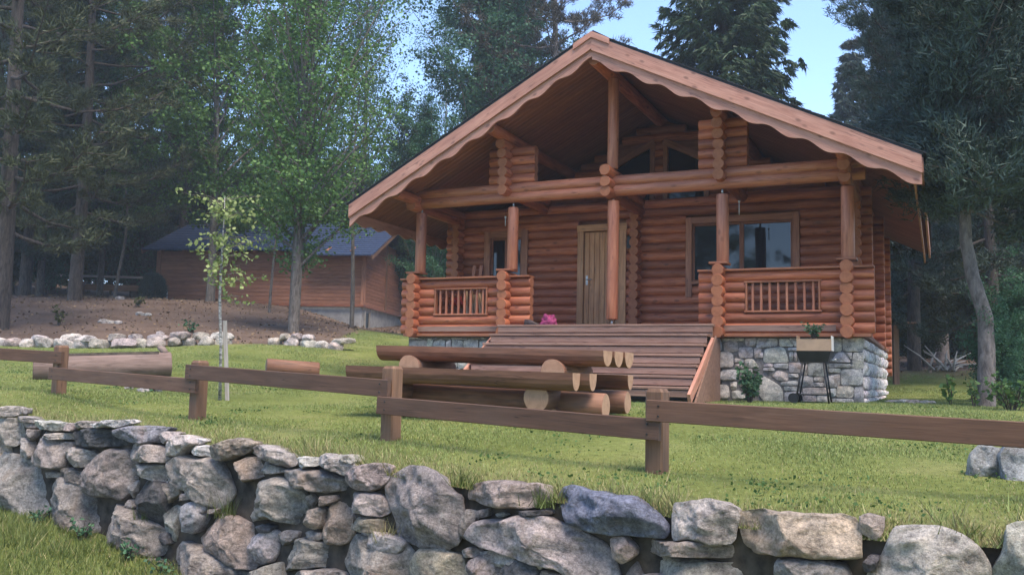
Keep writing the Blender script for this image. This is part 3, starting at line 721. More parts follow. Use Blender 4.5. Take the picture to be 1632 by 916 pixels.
# tufts hanging between the stones and over the wall's edge
def tuft(c, n, h, spread, name, label, mat, group=None):
    X = c[0] + rng.normal(0, spread, n); Y = c[1] + rng.normal(0, spread * .6, n); Z = np.full(n, c[2])
    o = blades(name, X - c[0], Y - c[1], Z - c[2], rng.uniform(.4, 1, n) * h, rng.uniform(0.004, 0.009, n), [mat], np.zeros(n, int), 0.9)
    o.location = c; return tag(o, label, 'grass', group)
for (px, py, h, lab) in ((365, 815, 0.3, 'green grass tuft growing in the dark gap below the second fence post'), (612, 850, 0.22, 'dry grass tuft between stones left of the largest boulder'), (742, 762, 0.2, 'tall grass tuft beside the largest boulder of the wall top'), (868, 795, 0.2, 'grass tuft between the pinkish block and the blue boulder'), (230, 830, 0.25, 'thin grass tuft before the dark slab stone of the wall')):
    p = wall_hit(px, py); tuft((p.x, p.y - .04, p.z - .05), 70, h, 0.05, 'grass_tuft', lab, M['grass_dry'] if 'dry' in lab else M['grass_wild'], 'grass tufts in the wall')
# ------------------------------------------------------------------ log cabin
cabin = thing('log_cabin', 'orange stained log cabin with gabled porch, scalloped gable boards and stone base', 'cabin', HLOC, R(-HYAW))
LM = (M['log'], M['log_end']); PITCHZ = 0.167; RL = 0.093
KL, KR, ZP = 0.5456, 0.492, 5.02
def zroof(X): return ZP - (KL * -X if X < 0 else KR * X)
def hlog(p0, p1, r=RL, name='log', mats=LM, **k): return log(name, p0, p1, r, mats, cabin, **k)
GND = -1.01
# dark cores behind the logs keep the light out between the courses
YG = 3.2        # the gable wall stands further back than the porch wall: an open loft between
b = MB(); b.box((-3.85, 1.86, 0.0), (3.85, 7.8, 2.66)); b.prism([(-3.85, 2.661), (3.85, 2.661), (3.85, 2.92), (0, 4.72), (-3.85, 2.69)], YG + .06, 7.8); b.build('wall_core', M['soffit'], cabin)
# porch railings
for xa, xb, oa, ob, mult in ((-4.13, -1.44, -3.39, -2.29, 1), (1.60, 4.31, 2.37, 3.52, 1)):
    plank('sill_board', (xa + .1, 0, 0.027), (xb - .05, 0, 0.027), 0.26, 0.055, M['trim'], cabin)
    for i in range(6):
        z = 0.06 + PITCHZ * (i + .5)
        if i in (2, 3, 4):
            hlog((xa, 0, z), (oa, 0, z)); hlog((ob, 0, z), (xb, 0, z))
        else: hlog((xa, 0, z), (xb, 0, z))
    plank('rail_cap', (xa, -.02, 1.082), (xb, -.02, 1.082), 0.25, 0.032, M['trim'], cabin)
    z0, z1 = 0.06 + PITCHZ * 2, 0.06 + PITCHZ * 5
    fr = thing_fr = None
    plank('panel_frame', (oa - .02, -.06, z0 + .012), (ob + .02, -.06, z0 + .012), 0.09, 0.03, M['post'], cabin)
    plank('panel_frame', (oa - .02, -.06, z1 - .012), (ob + .02, -.06, z1 - .012), 0.09, 0.03, M['trim'], cabin)
    plank('panel_frame', (oa + .012, -.06, z0 + .028), (oa + .012, -.06, z1 - .028), 0.03, 0.09, M['trim'], cabin)
    plank('panel_frame', (ob - .012, -.06, z0 + .028), (ob - .012, -.06, z1 - .028), 0.03, 0.09, M['trim'], cabin)
    for k in range(8):
        X = oa + (ob - oa) * (k + .8) / 8.6
        plank('baluster', (X, -.05, z0 + .028), (X, -.05, z1 - .028), 0.038, 0.038, M['post'], cabin)
PIL = (-3.82, -1.92, 1.95, 3.92)
for X in PIL:
    for i in range(7):
        z = 0.075 + PITCHZ * i
        y1 = 1.75 if abs(X) > 3 else 0.27
        hlog((X, -0.27 + random.uniform(-.02, .02), z), (X, y1, z), 0.1, n=14)
    plank('post_cap', (X - .15, -.06, 1.2), (X + .15, -.06, 1.2), 0.3, 0.035, M['trim'], cabin)
    px = {-3.82: -3.78, -1.92: -1.84, 1.95: 1.98, 3.92: 3.93}[X]
    log('post', (px, 0, 1.218), (px, 0, 2.36), 0.103, (M['post'], M['log_end']), cabin, n=10, wob=.03)
    mb = MB(); mb.tube([(px, 0, 2.35), (px, 0, 2.47)], 0.018, 8); mb.build('screw_jack', M['steel'], cabin)
log('post', (0.08, 0, 0.30), (0.08, 0, 2.37), 0.105, (M['post'], M['log_end']), cabin, n=10, wob=.03)
mb = MB(); mb.tube([(0.08, 0, 0.18), (0.08, 0, 0.31)], 0.02, 8); mb.build('screw_jack', M['steel'], cabin)
mb = MB(); mb.tube([(0.08, 0, 2.36), (0.08, 0, 2.48)], 0.018, 8); mb.build('screw_jack', M['steel'], cabin)
log('post', (0.06, 0, 2.93), (0.06, 0, 4.56), 0.1, (M['post'], M['log_end']), cabin, n=10, wob=.03)
# tie beam and the logs that cross it
hlog((-4.1, 0, 2.55), (4.2, 0, 2.55), 0.1, mats=(M['post'], M['log_end'])); hlog((-4.1, 0, 2.715), (4.2, 0, 2.715), 0.1, mats=(M['post'], M['log_end']))
for z, y in ((2.49, -.33), (2.655, -.36), (2.85, -.38)): hlog((0.04, y, z), (0.04, 1.8, z), 0.098)
for sx, xa, xb in ((-1.95, -2.32, -1.4), (1.97, 1.59, 2.4)):
    ztop = zroof(sx) - .2 - .12
    for i in range(8):
        z = 2.65 + PITCHZ * i
        if z > ztop - .05: break
        hlog((sx, -0.30 - 0.05 * max(0, i - 3), z), (sx, 0.4 if i > 1 else 1.8, z), 0.098)
        zz = 2.89 + PITCHZ * i
        if zz < zroof(xa if sx < 0 else xb) - .22: hlog((xa, 0, zz), (xb, 0, zz), 0.092)
    hlog((sx, -0.86, ztop + .02), (sx, 7.5, ztop + .02), 0.11, name='purlin')
hlog((0.0, -0.86, 4.66), (0.0, 7.5, 4.66), 0.12, name='purlin')
for sx in (-3.85, 3.92):
    zt = zroof(sx) - .32
    hlog((sx, -0.86, zt), (sx, 7.6, zt), 0.105, name='purlin')
    for k in range(1, 4):
        if zt - k * PITCHZ > 2.45: hlog((sx, -0.7 + .16 * k, zt - k * PITCHZ), (sx, 2.0, zt - k * PITCHZ), 0.098)
    hlog((sx, -.3, 2.47), (sx, 2.0, 2.47), 0.098)
# house front, set back under the porch
YF = 1.8
OPEN = [(-1.22, -0.24, 0.2, 2.27), (0.93, 2.98, 1.04, 2.31), (-3.28, -2.30, 0.95, 2.24), (0.12, 0.98, 2.95, 4.12), (-.98, -0.12, 2.95, 4.12)]
for i in range(27):
    z = 0.2 + PITCHZ * (i + .5)
    xr = min(4.18, (ZP - .24 - z - .05) / KR); xl = -min(4.18, (ZP - .24 - z - .05) / KL)
    if xr < 0.3: break
    segs = [(xl, xr)]
    for a, b_, z0, z1 in OPEN:
        if z0 - .03 < z < z1 + .03:
            ns = []
            for s, e in segs:
                if e <= a or s >= b_: ns.append((s, e)); continue
                if s < a: ns.append((s, a))
                if e > b_: ns.append((b_, e))
            segs = ns
    for s, e in segs:
        if e - s > .08: hlog((s, YF if z < 2.7 else YG, z), (e, YF if z < 2.7 else YG, z), RL)
for i in range(15):
    z = 0.2 + PITCHZ * i
    for X, y0, y1 in ((3.92, YF - .32, 7.9), (-3.85, YF - .32, 7.9), (-0.02, YF - .3, YF + .05)): hlog((X, y0, z), (X, y1, z), RL)
for i in range(19):
    z = -0.5 + PITCHZ * (i + .5)
    for Y in (4.7, 7.6):
        if Y == 7.6 or z > 0: hlog((3.5, Y, z), (4.22 - .02 * (Y > 5), Y, z), RL); hlog((-4.15, Y, z), (-3.5, Y, z), RL)
# door
door = MB(); door.box((-1.1, YF - .02, .2), (-.36, YF + .03, 2.14)); door = door.build('door', M['door'], cabin)
for k in range(7):
    X = -1.1 + .74 * (k + .5) / 7
    plank('plank', (X, YF - .035, .21), (X, YF - .035, 2.13), 0.74 / 7 - .006, 0.03, M['door'], door, upv=(0, -1, 0))
hd = MB(); hd.tube([(-1.04, YF - .05, 1.2), (-1.04, YF - .1, 1.2), (-.93, YF - .1, 1.2)], 0.011, 6); hd.box((-1.06, YF - .058, 1.1), (-1.02, YF - .05, 1.28)); hd.build('handle', M['steel'], door)
for X in (-1.165, -.295): plank('door_casing', (X, YF - .08, .2), (X, YF - .08, 2.15), 0.13, 0.05, M['door'], cabin, upv=(0, -1, 0))
plank('door_casing', (-1.24, YF - .08, 2.215), (-.22, YF - .08, 2.215), 0.05, 0.13, M['door'], cabin)
lamp = MB(); lamp.box((-.2, YF - .14, 1.78), (-.13, YF - .06, 2.0)); lamp.tube([(-.165, YF - .1, 2.0), (-.165, YF - .1, 2.05)], [.05, .02], 8); lamp.build('wall_lamp', M['black'], cabin)
def window(x0, x1, z0, z1, cols, cas=0.13, long_left=0.0):
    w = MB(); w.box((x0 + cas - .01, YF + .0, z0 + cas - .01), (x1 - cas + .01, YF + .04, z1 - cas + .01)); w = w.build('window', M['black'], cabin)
    plank('casing', (x0 + cas/2, YF - .09, z0 - long_left), (x0 + cas/2, YF - .09, z1), cas, 0.05, M['trim'], w, upv=(0, -1, 0))
    plank('casing', (x1 - cas/2, YF - .09, z0), (x1 - cas/2, YF - .09, z1), cas, 0.05, M['trim'], w, upv=(0, -1, 0))
    plank('casing', (x0 + cas, YF - .087, z1 - cas/2), (x1 - cas, YF - .087, z1 - cas/2), 0.05, cas, M['trim'], w)
    plank('sill', (x0 + cas, YF - .1, z0 + .04), (x1 - cas, YF - .1, z0 + .04), 0.12, 0.05, M['trim'], w)
    xi, xj = x0 + cas, x1 - cas; cw = (xj - xi) / cols
    for c in range(cols):
        a, e = xi + cw * c, xi + cw * (c + 1)
        for s in (a + .02, e - .02): plank('sash', (s, YF - .035, z0 + .07), (s, YF - .035, z1 - cas), 0.04, 0.05, M['soffit'], w, upv=(0, -1, 0))
        for zz in (z0 + .09, z1 - cas - .02): plank('sash', (a + .04, YF - .033, zz), (e - .04, YF - .033, zz), 0.05, 0.04, M['soffit'], w)
        p = MB(); p.box((a + .04, YF - .03, z0 + .11), (e - .04, YF - .02, z1 - cas - .04)); p.build('pane', M['glass'], w)
window(0.93, 2.98, 1.04, 2.31, 2, 0.12, 0.22)
window(-3.28, -2.30, 0.95, 2.24, 2, 0.14)
for s in (-1, 1):                       # sloping windows in the gable
    poly = [(s*.2, 2.95), (s*.95, 2.95), (s*.95, 3.72), (s*.2, 4.08)]
    if s < 0: poly = poly[::-1]
    w = MB(); w.prism(poly, YG - .02, YG + .03); w = w.build('gable_window', M['glass'], cabin)
    plank('casing', (s*.14, YG - .08, 2.9), (s*.14, YG - .08, 4.16), 0.1, 0.05, M['trim'], w, upv=(0, -1, 0))
    plank('casing', (s*.99, YG - .08, 2.9), (s*.99, YG - .08, 3.7), 0.1, 0.05, M['trim'], w, upv=(0, -1, 0))
    plank('casing', (s*.1, YG - .085, 4.2), (s*1.05, YG - .085, 3.72), 0.05, 0.14, M['trim'], w)
# roof
def slab(side, t0, t1, x_out, y0, y1, name, mat):
    z = zroof; X = side * x_out
    poly = [(0, ZP - t0), (X, z(X) - t0), (X, z(X) - t1), (0, ZP - t1)]
    b = MB(); b.prism(poly if side < 0 else poly[::-1], y0, y1); return b.build(name, mat, cabin)
for s, xo in ((-1, 4.78), (1, 5.02)):
    roof = slab(s, -.035, 0.0, xo + .02, -1.0, 8.72, 'roof', M['shingle'])
    for k in range(26):                 # shingle courses: each row a lapped strip
        f0, f1 = k / 26, (k + 1) / 26 + .006
        Xa, Xb = s * (xo + .03) * f0, s * (xo + .03) * f1
        b = MB(); poly = [(Xa, zroof(Xa) + .042), (Xb, zroof(Xb) + .056), (Xb, zroof(Xb) + .038), (Xa, zroof(Xa) + .036)]
        b.prism(poly if s < 0 else poly[::-1], -1.02, 8.74); b.build('shingle_course', M['shingle'], cabin)
    for k in range(68):
        y = -.9 + .141 * k + .07; X0, X1 = s * .02, s * (xo - .03)
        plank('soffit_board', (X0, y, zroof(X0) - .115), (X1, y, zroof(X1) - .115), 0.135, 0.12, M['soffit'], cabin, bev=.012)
    # gable boards: plain board above, scalloped board behind and below
    hU = .265 if s > 0 else .235; hL = .17 if s > 0 else .15
    def band(top, bot, y0, y1, name, steps, mat=M['fascia'], xa=0.0, xb=xo):
        """board in slices along the verge, object's X axis running down the slope so that the grain follows"""
        Xs = [s * (xa + (xb - xa) * i / steps) for i in range(steps + 1)]
        ang = -math.atan(KR) if s > 0 else math.atan(KL)
        m = Matrix.Translation((0, 0, ZP)) @ Matrix.Rotation(-ang, 4, 'Y'); inv = m.inverted()
        up = [(X, zroof(X) + top(abs(X))) for X in Xs]; dn = [(X, zroof(X) + bot(abs(X))) for X in Xs]
        vs = []
        for (X, z) in up + dn: vs.append(inv @ Vector((X, y0, z)))
        for (X, z) in up + dn: vs.append(inv @ Vector((X, y1, z)))
        n = steps + 1; fs = []
        for i in range(steps):
            q = [(i, n+i, n+i+1, i+1), (2*n+i, 2*n+i+1, 3*n+i+1, 3*n+i), (i, i+1, 2*n+i+1, 2*n+i), (n+i, 3*n+i, 3*n+i+1, n+i+1)]
            fs += q if s > 0 else [f[::-1] for f in q]
        e = [(0, 2*n, 3*n, n), (steps, n+steps, 3*n+steps, 2*n+steps)]
        fs += e if s > 0 else [f[::-1] for f in e]
        b = MB(); b.add(vs, fs); return b.build(name, mat, cabin, mat4=m)
    band(lambda x: -.002, lambda x: -hU, -1.0, -.955, 'gable_board', 1)
    wav = lambda x: -hU - hL + .036 * math.sin(2 * math.pi * (x / .56 + .1))
    band(lambda x: -hU + .05, wav, -.954, -.915, 'scalloped_board', 130)
    band(lambda x: .052, lambda x: -.05, -1.03, -1.001, 'ridge_board', 1, xa=0, xb=.32)
    # eave boards running back along the roof edge
    X = s * (xo + .0)
    plank('eave_board', (X, -.955, zroof(X) - .14), (X, 8.7, zroof(X) - .14), 0.04, 0.22, M['fascia'], cabin)
    X = s * (xo - .1)
    b = MB(); n = 170; pts = [(-.9 + 9.6 * i / n) for i in range(n + 1)]
    vs = [(p - 3.9, -.015, .05) for p in pts] + [(p - 3.9, -.015, -.14 + .03 * math.sin(2 * math.pi * p / .5)) for p in pts]
    vs += [(x, .015, z) for x, y, z in vs]
    m_ = n + 1; fs = []
    for i in range(n): fs += [(i, m_+i, m_+i+1, i+1), (2*m_+i, 2*m_+i+1, 3*m_+i+1, 3*m_+i), (m_+i, 3*m_+i, 3*m_+i+1, m_+i+1)]
    b.add(vs, fs); b.build('scalloped_board', M['fascia'], cabin, mat4=Matrix.Translation((X, 3.9, zroof(X) - .27)) @ Matrix.Rotation(R(90), 4, 'Z'))
b = MB(); b.prism([(-.3, ZP - .3*KL + .065), (.3, ZP - .3*KR + .065), (0.02, ZP + .085)], -.98, 8.72); b.build('ridge_cap', M['shingle'], cabin)
# porch floor, steps
b = MB(); b.box((-3.75, -.1, .09), (3.75, 1.8, .185)); b.build('porch_floor', M['deck'], cabin)
SX0, SX1 = -1.86, 1.86
plank('deck_board', (SX0 - .05, -.36, .172), (SX1 + .06, -.36, .172), 0.14, 0.034, M['deck'], cabin)
plank('deck_board', (SX0 - .05, -.2, .17), (SX1 + .06, -.2, .17), 0.14, 0.034, M['deck'], cabin)
plank('fascia_board', (SX0 - .03, -.405, .105), (SX1 + .05, -.405, .105), 0.03, 0.1, M['deck'], cabin)
plank('fascia_board', (SX0 - .03, -.385, .005), (SX1 + .05, -.385, .005), 0.03, 0.085, M['deck'], cabin)
NT = 7
for j in range(1, NT):
    zt = .19 - .168 * j; yf = -.42 - .235 * j; xe = SX1 + .02
    xs0 = SX0 - .1
    for q in range(2): plank('tread', (xs0, yf + .065 + .135 * q, zt - .02), (xe, yf + .065 + .135 * q, zt - .02), 0.128, 0.04, M['deck'], cabin)
    plank('riser', (xs0 + .03, yf + .03, zt - .102), (xe - .01, yf + .03, zt - .102), 0.025, 0.1, M['deck'], cabin)
for X in (SX0 - .14, SX1 + .06):
    plank('stringer', (X, -.42, -.1), (X, -1.95, GND + .02), 0.05, 0.16, M['fascia'], cabin)
    b = MB(); b.add([(X + .03, -.3, .0), (X + .03, -1.75, GND - .1), (X + .03, -.02, GND - .1), (X + .03, -.02, .0), (X + .0, -.3, .0), (X + .0, -1.75, GND - .1), (X + .0, -.02, GND - .1), (X + .0, -.02, .0)], [(0, 1, 2, 3), (7, 6, 5, 4), (0, 4, 5, 1), (3, 7, 4, 0), (2, 6, 7, 3)]); b.build('stair_side', M['deck'], cabin)
# stone-clad base
b = MB(); b.box((1.97, .03, GND - .3), (4.12, 6.3, -.004)); b.box((-4.0, .03, GND - .3), (-2.0, 6.3, -.004)); b.box((-1.99, .6, GND - .3), (1.96, 6.2, -.05))
base = b.build('foundation', M['mortar'], cabin)
F6 = [[(268,168),(350,170),(355,232),(270,238)],[(312,125),(370,120),(375,165),(315,168)],[(268,112),(300,110),(305,160),(268,165)],[(300,108),(400,106),(398,118),(310,120)],[(378,148),(438,146),(440,192),(380,195)],[(405,108),(455,106),(450,140),(410,142)],[(268,242),(295,242),(292,303),(268,305)],[(300,248),(372,245),(376,290),(298,290)],[(265,312),(330,312),(340,370),(265,372)],[(340,300),(370,298),(368,330),(345,335)],[(360,195),(400,198),(400,215),(360,215)],[(360,220),(400,220),(400,240),(360,240)],[(345,340),(380,335),(415,370),(350,375)],[(380,250),(440,240),(440,330),(385,330)],[(405,200),(440,198),(470,235),(405,236)],[(445,150),(480,150),(470,190),(448,195)]]
F5 = [[(270,170),(455,170),(455,240),(265,262)],[(480,172),(560,175),(605,235),(600,245),(480,242)],[(565,170),(650,170),(650,245),(615,240)],[(345,265),(520,250),(560,370),(560,392),(330,395)],[(560,255),(650,255),(650,285),(560,283)],[(570,295),(605,295),(605,380),(572,380)],[(612,295),(640,295),(640,380),(612,380)],[(240,280),(325,300),(325,350),(250,340)],[(340,405),(420,405),(420,435),(330,430)],[(425,405),(555,402),(555,450),(430,440)],[(330,440),(420,440),(440,470),(330,465)],[(410,520),(460,465),(550,490),(560,540),(550,565),(460,555)],[(300,560),(330,520),(420,570),(480,610),(505,655),(510,765),(340,765),(290,680)],[(565,395),(680,395),(680,485),(570,485)],[(560,500),(650,498),(655,530),(562,530)],[(490,575),(640,560),(655,605),(500,605)],[(520,615),(640,615),(640,660),(525,655)],[(525,670),(690,668),(690,740),(530,765)],[(665,520),(790,522),(790,615),(665,615)],[(800,530),(890,530),(890,570),(800,570)],[(795,580),(890,580),(890,615),(795,615)],[(700,630),(930,630),(935,690),(700,690)],[(690,400),(738,400),(738,510),(690,510)],[(745,400),(925,402),(925,518),(745,515)],[(940,445),(1045,450),(1045,488),(940,485)],[(900,528),(1040,498),(1035,618),(900,622)],[(1055,458),(1255,458),(1250,600),(1050,600)],[(1020,615),(1165,615),(1165,718),(1005,712)],[(1175,625),(1262,625),(1262,800),(1175,795)],[(945,635),(1008,635),(1000,708),(950,708)],[(950,730),(1165,730),(1165,795),(960,790)],[(985,170),(1055,170),(1055,290),(985,290)],[(1065,170),(1258,165),(1258,290),(1075,290)],[(970,370),(1020,297),(1080,302),(1140,380),(1130,395),(980,395)],[(1090,302),(1155,302),(1148,365),(1110,335)],[(1150,400),(1165,305),(1260,302),(1260,450),(1150,445)],[(935,402),(1140,405),(1140,440),(935,437)],[(660,170),(815,172),(815,290),(660,290)],[(825,172),(978,172),(978,290),(825,290)],[(660,297),(800,297),(800,390),(660,390)],[(808,297),(960,297),(960,392),(808,390)],[(700,700),(820,700),(820,785),(700,780)],[(828,700),(940,702),(945,788),(828,785)]]
def clad(poly2, Y, seed, tone):
    c = (sum(p[0] for p in poly2)/len(poly2), sum(p[1] for p in poly2)/len(poly2))
    pl = [(x - c[0], z - c[1]) for x, z in poly2]
    if sum(pl[i][0]*pl[(i+1) % len(pl)][1] - pl[(i+1) % len(pl)][0]*pl[i][1] for i in range(len(pl))) < 0: pl = pl[::-1]
    me = rock_mesh('stone', [(x * 1.05, z * 1.05) for x, z in pl], 0.05, 0.03, M['cladding'], seed, n=28, rough=0.03)
    o = link('stone', me, base, loc=(c[0], Y, c[1])); o.color = vary(tone, .12)
sd_ = 5000
tones = [(0.5, 0.455, 0.43), (0.43, 0.4, 0.385), (0.55, 0.49, 0.45), (0.47, 0.405, 0.37)]
for L, ox, oy, sc in ((F6, 1040, 500, 2.757), (F5, 1160, 510, 5.829)):
    for p in L:
        sd_ += 1; clad([hray(ox + x / sc, oy + y / sc, 0.0) for x, y in p], 0.005, sd_, random.choice(tones))
def rubble(x0, x1, z0, z1, put):
    z = z0
    while z < z1 - .02:
        h = min(random.uniform(.1, .24), z1 - z); x = x0 - random.uniform(0, .1) * 0
        while x < x1 - .04:
            w = min(random.uniform(.12, .42), x1 - x); g = .012; u_ = lambda: random.uniform(-.035, .03)
            put([(x+g, z+g), (x+w-g, z+g+random.uniform(-.01, .02)), (x+w-g, z+h-g+u_()), (x+w*random.uniform(.3, .7), z+h-g+u_() * .5), (x+g, z+h-g+u_())]); x += w
        z += h
def put_left(p):
    global sd_; sd_ += 1; clad(p, 0.005, sd_, random.choice(tones))
rubble(-3.98, -2.02, GND - .05, -.02, put_left)
def put_side(p):
    global sd_; sd_ += 1
    c = (sum(q[0] for q in p)/len(p), sum(q[1] for q in p)/len(p)); pl = [(x - c[0], z - c[1]) for x, z in p]
    me = rock_mesh('stone', pl, .05, .05, M['cladding'], sd_, n=16, rough=.1)
    m = Matrix.Translation((4.14, c[0], c[1])) @ Matrix.Rotation(R(90), 4, 'Z'); o = link('stone', me, base, mat4=m); o.color = vary((.72, .64, .6), .1)  # paler than the front stones: light from the right put into their colour
rubble(.02, 6.2, GND - .05, -.02, put_side)
b = MB(); b.box((3.95, -.02, -.003), (4.2, 6.35, .05)); b.build('base_plate', M['soffit'], cabin)

# things on and around the porch
def hthing(name, label, cat, X, Y, Z, group=None): return thing(name, label, cat, h2w(X, Y, Z), R(-HYAW), group)
for k in range(9):
    X = -2.85 + k * .058 + random.uniform(-.01, .01)
    w = hthing('firewood_stick', 'pale split firewood stick upright behind the left porch railing', 'firewood', X, .22 + random.uniform(0, .1), .19, 'firewood sticks behind the left railing')
    ln_ = random.uniform(.6, .72); tl = random.uniform(-.12, .12)
    plank('stick', (0, 0, 0), (tl, .04, ln_), random.uniform(.035, .055), random.uniform(.03, .05), M['firewood'], w)
for k, (px, lab) in enumerate(((748, 'left one of two pale boards leaning on the porch wall'), (759, 'right one of two pale boards leaning on the porch wall'))):
    X = hray(px, 440, 1.45)[0]; w = hthing('leaning_board', lab, 'board', X, 1.45, .19)
    plank('board', (0, 0, 0), (.02, .18, 1.35), .07, .025, M['post'], w, upv=(0, -1, 0))
def crumple(name, loc, size, mat, label, cat, seed, flat=1.0):
    b = MB(); rs = Vector((seed * 3.1, seed * 1.7, 0)); nu, nv = 26, 14; vs = []
    for i in range(nv + 1):
        for j in range(nu):
            th = math.pi * i / nv * .5; ph = 2 * math.pi * j / nu
            d = Vector((math.sin(th) * math.cos(ph), math.sin(th) * math.sin(ph), math.cos(th)))
            r = 1 + .45 * mnoise.fractal(d * 2.2 + rs, 1, 2, 3)
            vs.append((d.x * size[0] * r, d.y * size[1] * r, max(0, d.z * size[2] * r)))
    fs = [(i*nu+j, i*nu+(j+1) % nu, (i+1)*nu+(j+1) % nu, (i+1)*nu+j) for i in range(nv) for j in range(nu)]
    b.add(vs, [f[::-1] for f in fs], 0, True); o = b.build(name, mat); o.location = loc; o.rotation_euler.z = R(-HYAW); return tag(o, label, cat)
X = hray(883, 515, .0)[0]; crumple('folded_cloth', h2w(X, -.25, .19), (.15, .1, .17), M['pink'], 'crumpled magenta cloth lying at the top of the steps', 'cloth', 2)
X = hray(857, 518, .0)[0]
shoe = hthing('shoe', 'dark brown shoe on the porch floor left of the magenta cloth', 'shoe', X, -.25, .19)
b = MB(); b.add([(-.14,-.045,0),(.1,-.05,0),(.14,0,0),(.1,.05,0),(-.14,.045,0),(-.13,-.035,.1),(-.04,-.035,.1),(.05,-.04,.055),(.13,0,.03),(.05,.04,.055),(-.04,.035,.1),(-.13,.035,.1)],
   [(4,3,2,1,0),(0,1,7,6,5),(1,2,8,7),(2,3,9,8),(3,4,11,10,9),(4,0,5,11),(7,8,9),(6,7,9,10),(5,6,10,11)], 0, True); b.build('upper', M['darkcloth'], shoe)
b = MB(); b.box((-.145, -.05, -.0), (.13, .05, .012)); b.build('sole', M['black'], shoe)
X = hray(703, 470, .2)[0]; crumple('red_cloth', h2w(X + .3, .3, .62), (.14, .1, .14), M['red'], 'red cloth lying on the firewood behind the left railing', 'cloth', 9)
for px, z0, z1, lab in ((1178, 2.06, 2.3, 'thin pale wind chime hanging under the beam before the big window'), (806, 2.08, 2.27, 'short thin wind chime hanging under the beam by the left post')):
    X = hray(px, 330, .3)[0]; w = hthing('wind_chime', lab, 'wind chime', X, .3, z0)
    b = MB(); b.tube([(0, 0, z1 - z0 - .02), (0, 0, 2.48 - z0)], .002, 4); b.build('cord', M['black'], w)
    b = MB(); b.tube([(0, 0, 0), (0, 0, z1 - z0 - .03)], .007, 8); b.build('rod', M['white'], w)
    b = MB(); b.tube([(0, 0, z1 - z0 - .03), (0, 0, z1 - z0)], .018, 12); b.build('disc', M['white'], w)
# barbecue
YB = -.55
gx, gz = hray(1298, 638, YB); gl = h2w(gx, YB, GND); gz0 = tz(gl.x, gl.y)
grill = thing('barbecue', 'black trolley barbecue with a cardboard box on top by the stone base', 'barbecue', (gl.x, gl.y, gz0), R(-HYAW))
def lp(px, py, Y=YB):
    X, Z = hray(px, py, Y); return X - gx, Y - YB, Z + HLOC.z - gz0
for px0, px1, dy in ((1270, 1281, -.12), (1323, 1314, -.12), (1270, 1281, .16), (1323, 1314, .16)):
    a = lp(px0, 638); c = lp(px1, 578); b = MB(); b.tube([(a[0], dy * 1.3, 0.0), (c[0], dy, c[2])], .013, 8); b.build('leg', M['black'], grill)
a = lp(1271, 577); c = lp(1326, 560)
b = MB(); x0, x1, z0, z1 = a[0], c[0], a[2], c[2]
b.add([(x0+.05,-.12,z0),(x1-.05,-.12,z0),(x1-.05,.16,z0),(x0+.05,.16,z0),(x0,-.17,z1),(x1,-.17,z1),(x1,.21,z1),(x0,.21,z1)], [(3,2,1,0),(4,5,6,7),(0,1,5,4),(1,2,6,5),(2,3,7,6),(3,0,4,7)]); b.build('bowl', M['black'], grill)
s0 = lp(1319, 577); s1 = lp(1358, 578); plank('side_shelf', (s0[0], 0, s0[2]), (s1[0], 0, s0[2] - .01), .25, .022, M['black'], grill)
h0 = lp(1325, 574); b = MB(); b.tube([(h0[0], -.16, h0[2]), (h0[0] + .06, -.2, h0[2]), (h0[0] + .09, -.2, h0[2] + .01)], .012, 6); b.build('handle', M['steel'], grill)
r0 = lp(1274, 628); r1 = lp(1320, 628); plank('lower_shelf', (r0[0], .02, r0[2]), (r1[0], .02, r0[2]), .3, .015, M['black'], grill)
for dy in (-.19, .24):
    w0 = lp(1267, 632); b = MB(); b.tube([(w0[0], dy, .075), (w0[0], dy + .04, .075)], .075, 18); b.build('wheel', M['black'], grill)
bx0 = lp(1272, 560); bx1 = lp(1327, 545)
box = thing('cardboard_box', 'open brown cardboard box sitting on the black barbecue', 'box', h2w(gx, YB, z1 + gz0 - HLOC.z + .004), R(-HYAW))
wx0, wx1, hb = bx0[0] + .0, bx1[0], bx1[2] - bx0[2] + .03
for nm, lo, hi in (('side', (wx0, -.17, 0), (wx1, -.163, hb)), ('side', (wx0, .16, 0), (wx1, .167, hb)), ('side', (wx0, -.163, 0), (wx0 + .007, .16, hb + .05)), ('side', (wx1 - .007, -.163, 0), (wx1, .16, hb + .05)), ('bottom', (wx0, -.16, 0), (wx1, .16, .006))):
    b = MB(); b.box(lo, hi); b.build(nm, M['cardboard'] if not (nm == 'side' and lo[0] > 0) else M['white'], box)
tin = hthing('tin', 'small brown tin standing in the cardboard box', 'tin', gx, YB, z1 + gz0 - HLOC.z + .012)
b = MB(); b.tube([(0, 0, 0), (0, 0, .18)], .045, 14); b.build('body', M['trim'], tin)
b = MB(); b.tube([(0, 0, .18), (0, 0, .19)], .046, 14); b.build('lid', M['steel'], tin)

